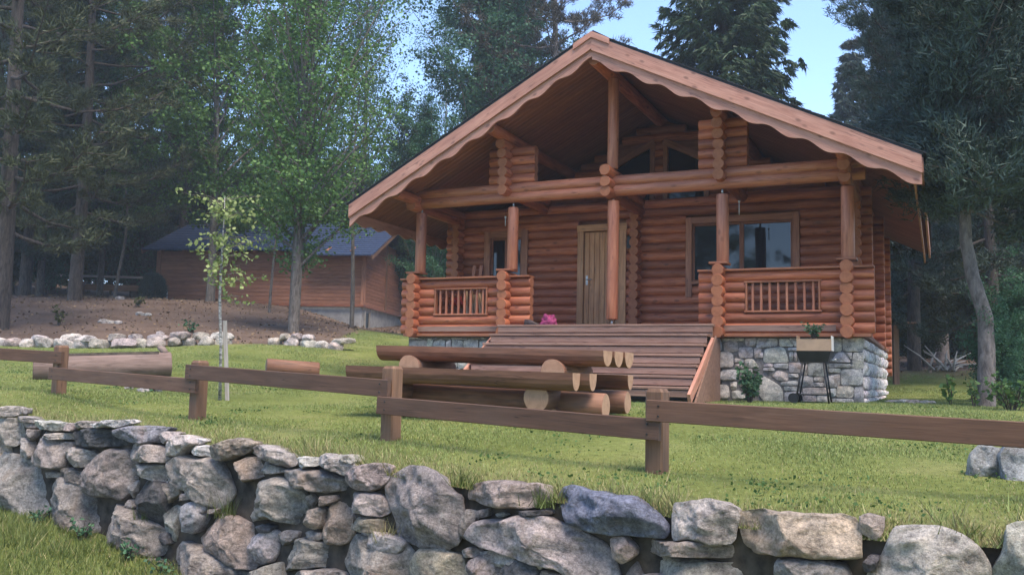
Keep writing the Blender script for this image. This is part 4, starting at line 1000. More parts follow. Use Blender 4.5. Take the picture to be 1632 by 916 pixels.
# ------------------------------------------------------------------ log picnic table
tp = at(790, 655, 9.9); tz0 = 1.255
table = thing('picnic_table', 'heavy brown log picnic table with attached benches on the lawn', 'picnic table', (tp.x + .08, tp.y, tz0), R(-25))
table.rotation_euler = (0, R(.8), R(-25))
TM = (M['table'], M['table_end'])
def half_log(name, x0, x1, y, ztop, w, t, parent, bevel_end=0.03):
    """half-round log, flat side up"""
    b = MB(); n = 10; sec = [(-w/2, 0), (w/2, 0)] + [(w/2 * math.cos(-math.pi * k / n), -t * math.sin(math.pi * k / n) ** .8) for k in range(1, n)]
    L = x1 - x0; ns = 8; vs = []; ph = random.uniform(0, 6)
    for i in range(ns + 1):
        x = -L/2 + L * i / ns; k = 1 + .05 * math.sin(ph + i * 1.1)
        for yy_, zz in sec: vs.append((x, yy_ * k, zz * k if zz < 0 else 0))
    m = len(sec); fs = [(i*m+k, (i+1)*m+k, (i+1)*m+(k+1) % m, i*m+(k+1) % m) for i in range(ns) for k in range(m)]
    b.add(vs, fs, 0, False)
    b.f.append(tuple(range(m))); b.m.append(1); b.sm.append(False); b.f.append(tuple(ns*m + k for k in range(m-1, -1, -1))); b.m.append(1); b.sm.append(False)
    return b.build(name, list(TM), parent, loc=((x0+x1)/2, y, ztop))
for k in range(3): half_log('top_plank', -1.38 + random.uniform(-.02, .05), 1.26 + k * .02, -.29 + k * .285, .655 + .002 * k, .28, .155, table)
for sy in (-1, 1):
    for k in range(2): half_log('bench_plank', -1.42 + .03 * k, 1.13 + .09 * k, sy * (.80 - .21 * k), .425, .2, .165, table)
for sx in (-.95, .72):
    log('cross_log', (sx, -.80, .165), (sx, .80, .165), .138, TM, table, n=20, wob=.03)
    log('cross_log', (sx, -.42, .43), (sx, .42, .43), .135, TM, table, n=20, wob=.03)
    for sy in (-.5, .42): log('foot_block', (sx + .08, sy - .1, .0), (sx + .08, sy + .2, .0), .09, TM, table, n=12)
log('stretcher', (-.85, -.42, .135), (1.3, -.42, .115), .125, TM, table, n=18, wob=.03)
log('stretcher', (-1.2, .42, .14), (1.25, .42, .14), .12, TM, table, n=18, wob=.03)
slab_ = MB(); slab_.box((-.62, -.12, -.02), (.62, .12, .05)); so = slab_.build('flat_slab', M['concrete']); so.location = (tp.x - .1, tp.y - .3, tz(tp.x - .1, tp.y - .3) + .03); so.rotation_euler.z = R(-14); tag(so, 'pale flat slab lying on the grass under the picnic table', 'slab')
# ------------------------------------------------------------------ timber shed on the bank
sl = at(250, 478, 39.4)
SH = Vector((sl.x, 39.4, 4.52)); SYAW = -8.0
shed = thing('timber_shed', 'brown timber outbuilding with blue-grey shingle roof on the bank', 'outbuilding', SH, R(SYAW))
SLEN, SDEP, SHT = 9.15, 7.2, 2.2
b = MB(); b.box((.06, .06, -.02), (SLEN - .06, SDEP - .06, SHT + .02)); b.build('wall_core', M['soffit'], shed)
nb = 14; bh = SHT / nb
for k in range(nb):
    z = bh * (k + .5)
    plank('board', (.1, .03, z), (SLEN - .1, .03, z), .035, bh - .012, M['shedwood'], shed)
    plank('board', (SLEN - .03, .1, z), (SLEN - .03, SDEP, z), .035, bh - .012, M['shedwood'], shed)
for k in range(5):
    z = SHT + bh * (k + .5); y0 = max(.1, -.85 + (z + bh / 2 - SHT + .3) * 4.2 / 1.8); plank('board', (SLEN - .03, y0, z), (SLEN - .03, 6.7 - y0, z), .035, bh - .012, M['shedwood'], shed)
for x in (.0, SLEN): plank('corner_board', (x, -.01, 0), (x, -.01, SHT + .02), .2, .06, M['shedwood'], shed, upv=(0, -1, 0))
plank('corner_board', (SLEN + .01, 3.4, 0), (SLEN + .01, 3.4, SHT + .8), .16, .06, M['fencepost'], shed, upv=(1, 0, 0))
b = MB(); b.box((.1, .1, -2.2), (SLEN - .08, SDEP - .1, -.03)); b.build('foundation', M['concrete'], shed)
plank('drip_board', (-.05, -.03, -.05), (SLEN + .05, -.03, -.05), .05, .1, M['soffit'], shed); plank('drip_board', (SLEN + .02, .0, -.05), (SLEN + .02, SDEP, -.05), .05, .1, M['soffit'], shed)
b = MB(); b.box((SLEN - .1, .55, -1.15), (SLEN - .06, 1.1, -.3)); hatch = b.build('hatch', M['black'], shed)
plank('hatch_frame', (SLEN - .05, .5, -1.15), (SLEN - .05, .5, -.25), .1, .05, M['greywood'], hatch); plank('hatch_frame', (SLEN - .05, 1.15, -1.15), (SLEN - .05, 1.15, -.25), .1, .05, M['greywood'], hatch)
def shed_roof(x0, x1, yf, zf, rise, run, name):
    th = .07; n = 14
    for s in (1, -1):
        for k in range(n):
            f0, f1 = k / n, (k + 1) / n
            ya = yf + run * f0 if s > 0 else yf + 2 * run - run * f0
            yb = yf + run * f1 if s > 0 else yf + 2 * run - run * f1
            za, zb = zf + rise * f0, zf + rise * f1
            bb = MB(); vs = [(x0, ya, za), (x1, ya, za), (x1, yb, zb + .0), (x0, yb, zb + .0)]
            vs2 = [(x, y, z + th - (.03 if i > 1 else 0)) for i, (x, y, z) in enumerate(vs)]
            fs = [(3, 2, 1, 0), (4, 5, 6, 7), (0, 1, 5, 4), (1, 2, 6, 5), (2, 3, 7, 6), (3, 0, 4, 7)]
            bb.add(vs + vs2, fs if s > 0 else [f[::-1] for f in fs]); bb.build('shingle_course', M['blueshingle'], shed)
    for x in ((x0 + .03, x1 - .03) if x0 > 0 else (x0 + .03,)):
        plank('verge_board', (x, yf + .02, zf - .06), (x, yf + run, zf + rise - .06), .05, .2, M['fencepost'], shed)
        plank('verge_board', (x, yf + 2*run, zf - .06), (x, yf + run, zf + rise - .06), .05, .2, M['fencepost'], shed)
shed_roof(-.55, 7.05, -.55, SHT - .02, 1.75, 4.0, 'roof')
shed_roof(7.0, SLEN + .6, -.85, SHT - .26, 1.8, 4.2, 'roof')
for k in range(9):
    x = .3 + k * 1.05; plank('rafter_end', (x, -.5, SHT - .06), (x, .1, SHT + .18), .07, .1, M['shedwood'], shed)

# ------------------------------------------------------------------ logs lying on the lawn
def lying_log(name, px0, py0, D0, px1, py1, D1, r, label, mats):
    a, c = at(px0, py0, D0), at(px1, py1, D1); a.z = tz(a.x, a.y) + r * .85; c.z = tz(c.x, c.y) + r * .85
    t = thing(name, label, 'log', (a + c) / 2 - Vector((0, 0, r)))
    O = Vector(t.location); log('trunk', a - O, c - O, r, mats, t, n=20, wob=.05); return t, a, c
OL = (M['oldlog'], M['oldlog_end'])
lg1, a1, c1 = lying_log('hollow_log', 52, 592, 14.3, 272, 584, 15.2, .205, 'long grey weathered log trough lying on the lawn at left', OL)
O = Vector(lg1.location); d1 = (c1 - a1).normalized()
b = MB(); mid = (a1 * .5 + c1 * .5) - O + Vector((0, 0, .19))
e0 = a1.lerp(c1, .22) - O + Vector((0, 0, .185)); e1 = a1.lerp(c1, .9) - O + Vector((0, 0, .185)); sd2 = d1.cross(Vector((0, 0, 1))) * .1
b.add([e0 - sd2, e1 - sd2, e1 + sd2, e0 + sd2, e0 - sd2 * .7 + Vector((0, 0, .03)), e1 - sd2 * .7 + Vector((0, 0, .05)), e1 + sd2 * .7 + Vector((0, 0, .05)), e0 + sd2 * .7 + Vector((0, 0, .03))], [(0, 1, 5, 4), (1, 2, 6, 5), (2, 3, 7, 6), (3, 0, 4, 7), (4, 5, 6, 7)]); b.build('soil_fill', M['earth'], lg1)
b = MB(); k0 = a1.lerp(c1, .955) - O + Vector((0, 0, .17)); b.tube([k0, k0 + Vector((-.05, -.02, .1)), k0 + Vector((-.12, -.02, .13))], [.07, .055, .03], 8); b.build('branch_stub', M['oldlog'], lg1)
lying_log('cut_log', 424, 583, 15.8, 508, 586, 16.1, .15, 'short reddish brown cut log lying on the lawn mid-left', (M['table'], M['oldlog_end']))

# ------------------------------------------------------------------ low stone edgings and loose stones
def edging(px0, px1, py, D, label, rows):
    x0, x1 = at(px0, py, D).x, at(px1, py, D).x; t = thing('stone_edging', label, 'stone edging', ((x0+x1)/2, D, tz((x0+x1)/2, D)))
    O = Vector(t.location)
    for r_ in range(rows):
        x = x0 + random.uniform(-.1, .1)
        while x < x1:
            w = random.uniform(.25, .7); h = random.uniform(.2, .3) if r_ == 0 else random.uniform(.13, .22); y = D + .06 * r_ + random.uniform(-.05, .05) + .25 * math.sin(x * .8)
            z = tz(x + w/2, D) + (.08 if r_ == 0 else .23) + random.uniform(-.02, .02)
            if r_ == 0 or random.random() < .8:
                j_ = lambda: random.uniform(.78, 1.08)
                poly = [(-w*.5*j_(), -h*.5*j_()), (w*.1*j_(), -h*.55*j_()), (w*.5*j_(), -h*.45*j_()), (w*.52*j_(), h*.35*j_()), (w*.15*j_(), h*.55*j_()), (-w*.4*j_(), h*.45*j_())]
                me = rock_mesh('stone', poly, .22, .1, M['stone'], random.randint(0, 99999), n=18, rough=.09)
                o = link('stone', me, t, loc=Vector((x + w/2, y, z)) - O); o.rotation_euler = (random.uniform(-.3, .1), random.uniform(-.15, .15), random.uniform(-.3, .3)); o.color = vary(random.choice([(.55, .5, .46), (.47, .42, .39), (.38, .33, .3)]))
            x += w * .9
edging(-30, 352, 552, 22, 'long low edging of pale stones below the soil bank', 2)
edging(416, 524, 548, 22, 'short curved edging of pale stones round the tree foot', 2)
def loose(px, py, D, s, label, colr=(.5, .48, .46), flat=.5, group=None, z_up=0, outline=None):
    p = at(px, py, D); rs = random.randint(0, 99999)
    poly = [(math.cos(a) * s * random.uniform(.8, 1.15), math.sin(a) * s * flat * random.uniform(.8, 1.15)) for a in [i * math.pi / 4 for i in range(8)]]
    if outline: poly = [(x * s, z * s) for x, z in outline]
    me = rock_mesh('loose_stone', poly, s * .8, s * (.4 if outline else .6), M['stone'], rs, n=48 if outline else 22, rough=.1)
    o = link('loose_stone', me, loc=(p.x, p.y, tz(p.x, p.y) + s * flat * .45 + z_up)); o.color = vary(colr); o.rotation_euler.z = random.uniform(-.4, .4); return tag(o, label, 'stone', group)
loose(204, 625, 12.6, .07, 'small pale stone on the lawn in front of the log trough'); loose(228, 629, 12.4, .09, 'pale flat stone on the lawn beside the small leafy sprig', flat=.4); loose(252, 627, 12.5, .06, 'tiny grey stone right of the leafy sprig on the lawn', (.3, .3, .3))
for i, (px, py, D, s) in enumerate(((165, 515, 27, .18), (176, 517, 27, .12), (188, 519, 27, .14), (222, 510, 29, .16), (235, 509, 29, .13), (190, 487, 34, .18), (255, 527, 25, .13), (160, 516, 27, .1))):
    loose(px, py, D, s, 'small pale stone half sunk in the brown soil bank', (.46, .42, .4), .5, 'stones on the soil bank')
for i, (px, py, D, s) in enumerate(((1425, 630, 14.6, .13), (1441, 631, 14.5, .16), (1457, 633, 14.4, .14), (1476, 633, 14.4, .12), (1486, 634, 14.4, .1))):
    loose(px, py, D, s, 'flat pale stone lying on the grass right of the stone base', (.5, .46, .43), .28, 'flat stones on the right of the lawn')
loose(1578, 728, 6.5, .15, 'angular grey boulder on the lawn under the right fence rail', (.36, .36, .38), .8, z_up=.03, outline=[(-1.1, -.8), (1.0, -.85), (1.05, .1), (.75, .75), (-.45, .9), (-.95, .35)]); loose(1650, 738, 6.3, .2, 'large grey boulder at the right edge under the fence rail', (.36, .37, .39), .8, z_up=.04, outline=[(-1.0, -.9), (1.1, -.9), (1.2, .5), (.5, .95), (-.7, .85), (-1.05, .2)])
# ------------------------------------------------------------------ fence behind the bank
bf = thing('garden_fence', 'low brown and grey rail fence behind the soil bank at left', 'fence', at(140, 465, 41)); O = Vector(bf.location)
for a, c, w, m_ in (((38, 437, 41), (250, 443, 40.4), .1, 'greywood'), ((128, 457, 40.5), (244, 460, 40.2), .26, 'fencepost'), ((38, 452, 41), (90, 455, 40.8), .12, 'fence')):
    plank('rail', at(*a) - O, at(*c) - O, .06, w, M[m_], bf)
for px, yt, yb, D in ((60, 440, 475, 41), (125, 444, 477, 40.6), (131, 448, 475, 40.4), (234, 442, 470, 40.4), (70, 443, 476, 41.2)):
    plank('post', at(px, yb + 6, D) - O, at(px, yt, D) - O, .16, .16, M['fencepost'], bf)
pk = at(265, 478, 38.6); o = MB(); o.tube([(0, 0, -.1), (0, 0, .35), (0, 0, .42)], [.05, .05, .01], 8); o = o.build('marker_post', M['white'], loc=(pk.x, pk.y, tz(pk.x, pk.y))); tag(o, 'small white marker post on the bank before the shed', 'post')
# post and rail behind the cabin's right corner
p = at(1428, 590, 23); rp = thing('side_fence', 'thin brown fence post with a top rail behind the cabin corner', 'fence', (p.x, p.y, tz(p.x, p.y))); 
plank('post', (0, 0, -.1), (0, 0, 1.5), .14, .1, M['fencepost'], rp); plank('rail', (-.3, 0, 1.53), (.5, .05, 1.53), .2, .05, M['fencepost'], rp)
# brushwood
p = at(1500, 588, 25.5); bz = tz(p.x, p.y); br = thing('brushwood', 'heap of pale dead branches at the wood\'s edge at right', 'branches', (p.x, p.y, bz))
for k in range(16):
    a = random.uniform(0, math.pi); l = random.uniform(.4, 1.0); e = random.uniform(.05, .7); q = Vector((random.uniform(-.5, .5), random.uniform(-.2, .2), .05))
    t_ = q + Vector((math.cos(a) * l, random.uniform(-.3, .3), e)); b = MB(); b.tube([q, q.lerp(t_, .5) + Vector((0, 0, .06)), t_], [.035, .025, .01], 6); b.build('branch', M['greywood'], br)
# pale house far behind the trees at right
fh = at(1625, 470, 60); far = thing('far_house', 'pale blue-white house glimpsed far behind the trees at right', 'house', (fh.x, 60, fh.z - 3.2))
b = MB(); b.box((-1.4, 0, -2), (7, 6, 6)); b.build('wall', M['white'], far)
b = MB(); b.prism([(-2.2, 5.9), (8, 5.9), (2.9, 9)], -.6, 6.6); b.build('roof', M['blueshingle'], far)
for x in (-.3, 2.0, 4.4):
    w = MB(); w.box((x, -.05, 2.2), (x + 1, .02, 3.9)); w = w.build('window', M['glass'], far)
    for dx in (0, .5, 1): plank('frame', (x + dx, -.08, 2.2), (x + dx, -.08, 3.9), .08, .05, M['white'], w, upv=(0, -1, 0))
    for dz in (2.2, 3.05, 3.9): plank('frame', (x, -.085, dz), (x + 1, -.085, dz), .05, .08, M['white'], w)
# ------------------------------------------------------------------ trees
def unit(v): return v / np.maximum(np.linalg.norm(v, axis=-1, keepdims=True), 1e-9)
def leaf_quads(C, size, flatten=0.3):
    """rhombic leaves at points C"""
    n = len(C); d = unit(rng.normal(size=(n, 3)) * np.array([1, 1, .6]) + np.array([0, 0, -flatten])); nr = unit(rng.normal(size=(n, 3)) + np.array([0, 0, .6]))
    s = unit(np.cross(d, nr)); L = size * rng.uniform(.65, 1.3, n)[:, None]; wv = s * L * .36
    return np.stack([C, C + d * L * .5 + wv, C + d * L, C + d * L * .5 - wv], 1)
def trunk_pts(H, n, bend, seed, lean=(0, 0)):
    rs = random.Random(seed); p = []; ax, ay = rs.uniform(0, 6), rs.uniform(0, 6)
    for i in range(n + 1):
        t = i / n; p.append(Vector((bend * math.sin(ax + t * 3.2) * t + lean[0] * t, bend * math.sin(ay + t * 2.6) * t + lean[1] * t, H * t)))
    return p
def on_path(p, t):
    f = t * (len(p) - 1); i = min(int(f), len(p) - 2); return p[i].lerp(p[i+1], f - i)
def gen_broad(seed, H, r0, cb, cr, nl, leaf, nleaf, bark, lmat, up=(25, 60), stems=1, ntw=6, clump=.42, prof=None, bend=.3, n_cl=3, thin=0.0):
    rs = random.Random(seed); tb = MB(); C = []
    for sidx in range(stems):
        tp_ = trunk_pts(H * (1 - .1 * sidx), 10, bend, seed + sidx, (.5 * sidx, .2 * sidx)); tb.tube([tp_[0] - Vector((0, 0, .3))] + tp_, [r0 * 1.35] + [r0 * (1 - .93 * (i / 10)) + .01 for i in range(11)], 9, cap=False)
        for k in range(nl):
            t = cb + (1 - cb) * ((k + rs.random()) / nl) ** .9; h = (t - cb) / (1 - cb); b0 = on_path(tp_, min(t, .985)); az = k * 2.4 + rs.uniform(-.5, .5) + sidx
            R_ = cr * (prof(h) if prof else (.35 + .75 * math.sin(math.pi * min(1, h * .85 + .12)))) * rs.uniform(.7, 1.15)
            el = R(rs.uniform(*up) + 25 * h); dv = Vector((math.cos(az) * math.cos(el), math.sin(az) * math.cos(el), math.sin(el)))
            L = R_ / max(.35, math.cos(el)); pts = [b0]
            for q in range(1, 5): pts.append(b0 + dv * L * q / 4 + Vector((rs.uniform(-.1, .1), rs.uniform(-.1, .1), rs.uniform(-.05, .1) - .12 * (q / 4) ** 2 * L * .5)))
            rb = max(.012, r0 * .38 * (1 - .7 * t)); tb.tube(pts, [rb, rb * .8, rb * .6, rb * .4, rb * .2], 5, cap=False)
            for w in range(ntw):
                f = .12 + .88 * (w + rs.random()) / ntw; q0 = on_path(pts, min(f, .99)); a2 = rs.uniform(0, 6.28)
                tv = (dv * .5 + Vector((math.cos(a2), math.sin(a2), rs.uniform(-.3, .7)))).normalized() * rs.uniform(.35, .9) * (.5 + .2 * R_)
                tb.tube([q0, q0 + tv * .6, q0 + tv], [rb * .3, rb * .2, .004], 4, cap=False)
                for c in range(n_cl): C.append(q0 + tv * (.35 + .75 * c / n_cl))
    C = np.array([tuple(c) for c in C]); rep = np.repeat(C, nleaf, 0); P = rep + rng.normal(size=rep.shape) * np.array([clump, clump, clump * .7]) * .55
    P = P[rng.uniform(0, 1, len(P)) < 1 - thin * np.clip(P[:, 2] / H, 0, 1)]
    return tb.mesh('trunk', bark), soup_mesh('crown', leaf_quads(P, leaf), lmat)
def needles(P, D_, L, Wd, spread):
    n = len(P); d = unit(D_ + rng.normal(size=(n, 3)) * spread); s = unit(np.cross(d, rng.normal(size=(n, 3)))); Ln = L * rng.uniform(.6, 1.25, n)[:, None]
    return np.stack([P - s * Wd, P + s * Wd, P + d * Ln], 1)
def gen_pine(seed, H, r0, cb, cr, nl, per, nl_len, bark, mat, pts=None, prof=None, ntw=7, droop=.1, wd=.016, sub=5, lopsided=False):
    rs = random.Random(seed); tb = MB(); tp_ = pts or trunk_pts(H, 12, .35, seed); n = len(tp_) - 1
    tb.tube([tp_[0] - Vector((0, 0, .3))] + tp_, [r0 * 1.25] + [r0 * (1 - .9 * (i / n)) + .012 for i in range(n + 1)], 10, cap=False); C = []; Dv = []
    for k in range(nl):
        t = cb + (1 - cb) * (k + rs.random()) / nl; h = (t - cb) / (1 - cb); b0 = on_path(tp_, min(t, .99)); az = k * 2.4 + rs.uniform(-.4, .4)
        L = cr * (prof(h) if prof else (.5 + .7 * math.sin(math.pi * min(1, h * .8 + .2)))) * rs.uniform(.65, 1.15) * (1 - (.8 if h < .62 else .35) * max(0, -math.cos(az)) if lopsided else 1); el = R(-8 + 45 * h + rs.uniform(-10, 12)); dv = Vector((math.cos(az) * math.cos(el), math.sin(az) * math.cos(el), math.sin(el)))
        pp = [b0 + dv * L * q / 5 + Vector((rs.uniform(-.08, .08), rs.uniform(-.08, .08), -droop * L * math.sin(math.pi * q / 5) + .18 * L * (q / 5) ** 3)) for q in range(6)]
        rb = max(.015, r0 * .33 * (1 - .6 * t)); tb.tube(pp, [rb * (1 - .17 * q) for q in range(6)], 5, cap=False)
        for w in range(ntw):
            f = .22 + .78 * (w + rs.random()) / ntw; q0 = on_path(pp, min(f, .99)); sd3 = dv.cross(Vector((0, 0, 1))).normalized() * (1 if w % 2 else -1)
            tv = (dv * .6 + sd3 * rs.uniform(.4, 1) + Vector((0, 0, rs.uniform(-.1, .5)))).normalized() * rs.uniform(.35, .8) * (.4 + .25 * L)
            tb.tube([q0, q0 + tv], [rb * .25, .005], 4, cap=False)
            for c in range(sub): C.append(tuple(q0 + tv * (.25 + .8 * c / sub) + Vector((rs.gauss(0, .1), rs.gauss(0, .1), rs.gauss(0, .07))))); Dv.append(tuple(tv.normalized() * .55 + Vector((0, 0, .45))))
    C = np.repeat(np.array(C), per, 0) + rng.normal(size=(len(C) * per, 3)) * .07; Dv = np.repeat(np.array(Dv), per, 0)
    return tb.mesh('trunk', bark), soup_mesh('crown', needles(C, Dv, nl_len, wd, .55), mat)
def gen_spruce(seed, H, r0, cb, cr, layers, mat, bark, per=6, tw=9, wd=.03, ln=.3):
    rs = random.Random(seed); tb = MB(); tp_ = trunk_pts(H, 8, .08, seed); tb.tube([tp_[0] - Vector((0, 0, .3))] + tp_, [r0 * 1.2] + [r0 * (1 - .95 * (i / 8)) + .008 for i in range(9)], 8, cap=False); P = []; Dv = []
    for k in range(layers):
        t = cb + (1 - cb) * (k + .5 * rs.random()) / layers; h = (t - cb) / (1 - cb); z = H * t
        for m in range(7):
            az = m * .9 + k * 1.3 + rs.uniform(-.3, .3); L = (cr * (1 - h) ** .85 + .18) * rs.uniform(.72, 1.15); dv = Vector((math.cos(az), math.sin(az), 0)); sv = Vector((-math.sin(az), math.cos(az), 0)); el = .5 * h - .25
            pp = [Vector((0, 0, z)) + dv * L * q / 5 + Vector((0, 0, L * (el * q / 5 - .22 * math.sin(math.pi * .8 * q / 5) + .16 * (q / 5) ** 3))) for q in range(6)]
            tb.tube(pp, [max(.008, .05 * (1 - h)) * (1 - .17 * q) for q in range(6)], 4, cap=False)
            for w in range(tw):
                f = .15 + .85 * (w + .5 + rs.uniform(-.4, .4)) / tw; q0 = on_path(pp, min(f, .99)); side = 1 if w % 2 else -1; l2 = (.22 + .42 * L * (1 - f) * .6 + .1) * rs.uniform(.7, 1.2)
                tv = dv * .55 * l2 + sv * side * .8 * l2 + Vector((0, 0, -.42 * l2))
                for c in range(5): P.append(tuple(q0 + tv * (c / 4.5))); Dv.append(tuple((tv.normalized() + Vector((0, 0, -.35)))))
    P = np.repeat(np.array(P), per, 0) + rng.normal(size=(len(P) * per, 3)) * .045; Dv = np.repeat(np.array(Dv), per, 0)
    return tb.mesh('trunk', bark), soup_mesh('crown', needles(P, Dv, ln, wd, .38), mat)

PR = {}
PR['broad1'] = gen_broad(11, 13, .17, .16, 3.7, 44, .135, 46, M['bark'], M['leaf_a'], ntw=7)
PR['broad2'] = gen_broad(23, 14, .17, .14, 3.4, 44, .135, 46, M['bark'], M['leaf_b'], ntw=7)
PR['twin'] = gen_broad(31, 12.5, .16, .15, 2.8, 40, .115, 34, M['bark'], M['leaf_a'], stems=2, ntw=6, bend=.25, thin=.75)
PR['aspen'] = gen_broad(47, 22, .13, .2, 2.6, 50, .13, 16, M['bark'], M['leaf_b'], up=(35, 65), ntw=6, clump=.55, prof=lambda h: .6 + .5 * math.sin(math.pi * min(1, h * .8 + .2)))
PR['aspen2'] = gen_broad(53, 21, .12, .18, 2.4, 50, .13, 14, M['birch'], M['leaf_b'], up=(35, 65), ntw=6, clump=.6)
PR['slim'] = gen_broad(61, 8, .07, .35, 1.3, 18, .12, 7, M['bark'], M['leaf_a'], ntw=4, bend=.25, clump=.3)
PR['bush'] = gen_broad(71, 4.6, .07, .06, 2.2, 26, .15, 24, M['bark_dark'], M['leaf_b'], ntw=5, stems=2, clump=.45)
PR['bush2'] = gen_broad(73, 4.2, .07, .06, 2.0, 24, .15, 22, M['bark_dark'], M['leaf_c'], ntw=5, stems=2, clump=.45)
PR['pine_olive'] = gen_pine(83, 20, .24, .13, 3.8, 62, 28, .24, M['bark_dark'], M['needle_olive'], wd=.017, ntw=9)
PR['pine_dark'] = gen_pine(89, 21, .22, .12, 3.2, 60, 28, .24, M['bark_dark'], M['needle'], wd=.017, ntw=9)
PR['pine_brown'] = gen_pine(97, 23, .25, .3, 3.8, 56, 28, .24, M['bark_pine'], M['needle_brown'], wd=.017, ntw=9)
PR['spruce'] = gen_spruce(101, 25, .3, .12, 4.4, 40, M['needle_green'], M['bark_dark'], per=9, tw=12, wd=.036, ln=.34)
PR['spruce_dark'] = gen_spruce(103, 20, .24, .04, 3.1, 30, M['needle'], M['bark_dark'], per=5, tw=10, wd=.04, ln=.36)
# the near pine at right has its own bent trunk
pb = at(1572, 645, 13.6); pbz = tz(pb.x, pb.y)
tr = [Vector((0, 0, 0))]
for px, py in ((1576, 560), (1577, 505), (1560, 440), (1552, 380), (1553, 300), (1548, 230), (1545, 150), (1556, 60), (1566, -40), (1560, -160)):
    q = at(px, py, 13.6); tr.append(Vector((q.x - pb.x, (len(tr) * .06), q.z - pbz)))
PR['near_pine'] = gen_pine(109, 1, .118, .47, 1.75, 70, 26, .17, M['bark_pine'], M['needle'], pts=tr, ntw=10, wd=.011, sub=7, lopsided=True, prof=lambda h: .75 + .45 * math.sin(math.pi * min(1, h * .75 + .15)))

def plant(kind, name, px, D, label, cat='tree', group=None, s=1.0, sz=None, rot=None, dz=0.0, x=None):
    xx_ = at(px, 480, D).x if x is None else x
    t = thing(name, label, cat, (xx_, D, tz(xx_, D) + dz), random.uniform(0, 6.28) if rot is None else rot, group)
    t.scale = (s, s, sz or s)
    link('trunk', PR[kind][0], t); link('crown', PR[kind][1], t); return t
np_ = plant('near_pine', 'pine_tree', 0, 13.6, 'dark pine with a bent bare grey trunk at the right of the lawn', rot=0, x=pb.x); 
G1 = 'dark pines of the wood at left'
plant('pine_olive', 'pine_tree', 2, 25, 'olive-green pine with a thick dark trunk at the left edge', s=1.0, rot=.4)
plant('pine_olive', 'pine_tree', 118, 33, 'olive pine behind the left soil bank, its boughs hanging low', s=.95, rot=2.0)
for px, D, s in ((38, 36, 1.0), (78, 40, .95), (-40, 34, 1), (-110, 38, 1.05), (-170, 44, .9)):
    plant('pine_dark', 'pine_tree', px, D, 'dark pine in the wood at left', 'tree', G1, s=s)
plant('pine_dark', 'pine_tree', 216, 45, 'thin dark pine left of the bright gap in the wood', s=.95, rot=1); plant('pine_dark', 'pine_tree', 252, 46, 'dark pine trunk standing in the bright gap of the wood', s=.9, rot=3); plant('pine_dark', 'pine_tree', 287, 44, 'dark pine just right of the bright gap in the wood', s=.9, rot=4.2)
plant('broad1', 'broadleaf_tree', 335, 35, 'dense green broadleaf tree behind the left end of the shed', s=1.0, rot=.5)
plant('broad1', 'broadleaf_tree', 425, 43, 'mid green broadleaf tree rising behind the shed roof', s=.8, rot=2.5)
plant('broad2', 'broadleaf_tree', 62, 37, 'green broadleaf tree behind the pine at the far left', s=.85, rot=.9)
plant('broad1', 'broadleaf_tree', 158, 40, 'green broadleaf tree left of the bright gap in the wood', s=.8, rot=3.9)
plant('twin', 'broadleaf_tree', 470, 26.5, 'twin-stemmed broadleaf tree in front of the brown shed', s=.97, rot=1.0)
plant('slim', 'broadleaf_tree', 562, 32, 'slim tree with bare grey stem before the shed\'s right end', s=1.05, rot=.2)
plant('slim', 'broadleaf_tree', 430, 33, 'very thin young tree before the middle of the shed', s=.7, rot=2.2)
for px, D, s, r_, kind, lab in ((572, 50, 1.0, .5, 'aspen', 'tall airy aspen against the sky left of the gable'), (492, 52, 1.0, 1.5, 'aspen2', 'tall thin pale-stemmed aspen above the shed'), (545, 58, 1.05, 2.6, 'aspen', 'tall loose aspen furthest back above the shed roof'), (700, 54, .85, 3.4, 'aspen2', 'lower airy aspen close to the cabin\'s left roof edge')):
    plant(kind, 'aspen_tree', px, D, lab, s=s, rot=r_)
plant('broad2', 'broadleaf_tree', 770, 42, 'full green broadleaf tree rising over the cabin\'s left roof slope', s=1.15, rot=1.1)
plant('broad2', 'broadleaf_tree', 655, 44, 'lower cool green broadleaf tree left of the cabin roof', s=.62, rot=2.9)
plant('broad1', 'broadleaf_tree', 612, 47, 'green broadleaf tree between shed and cabin', s=.5, rot=4)
plant('broad2', 'broadleaf_tree', 690, 30, 'small leafy tree seen through the left end of the porch', s=.42, rot=1.7)
plant('pine_brown', 'pine_tree', 878, 42, 'tall brownish pine just left of the cabin\'s ridge', s=1.02, rot=.8)
plant('spruce', 'spruce_tree', 800, 48, 'dark spruce behind the brownish pine', s=.95, rot=1)
plant('spruce', 'spruce_tree', 1155, 33, 'large green spruce behind the middle of the cabin roof', s=.92, rot=.3)
plant('spruce_dark', 'spruce_tree', 1362, 52, 'slender far spruce in the sky gap right of the roof', s=.9, rot=.3)
plant('spruce_dark', 'spruce_tree', 1310, 48, 'low far spruce peeping over the right roof slope', s=.62, rot=2)
plant('pine_dark', 'pine_tree', 1455, 26, 'big dark pine behind the cabin\'s right corner', s=.8, rot=1.2)
plant('pine_dark', 'pine_tree', 1585, 22, 'dense dark pine behind the bent trunk at right', s=.7, rot=2.7)
plant('pine_brown', 'pine_tree', 1500, 31, 'tall brownish pine in the dark wood at right', s=.85, rot=3.7)
plant('pine_olive', 'pine_tree', 1660, 25, 'olive pine at the right edge of the wood', s=.8, rot=5)
G2 = 'dark spruces of the wood at right'
for px, D, s in ((1430, 36, .8), (1470, 40, .8), (1520, 34, .75), (1560, 38, .85), (1610, 42, .5), (1650, 33, .75), (1720, 36, .9), (1790, 30, .9), (1540, 47, .9), (1400, 46, .6)):
    plant('spruce_dark', 'spruce_tree', px, D, 'dark spruce in the shaded wood at right', 'tree', G2, s=s)
G3 = 'shrubs at the edge of the wood at left'
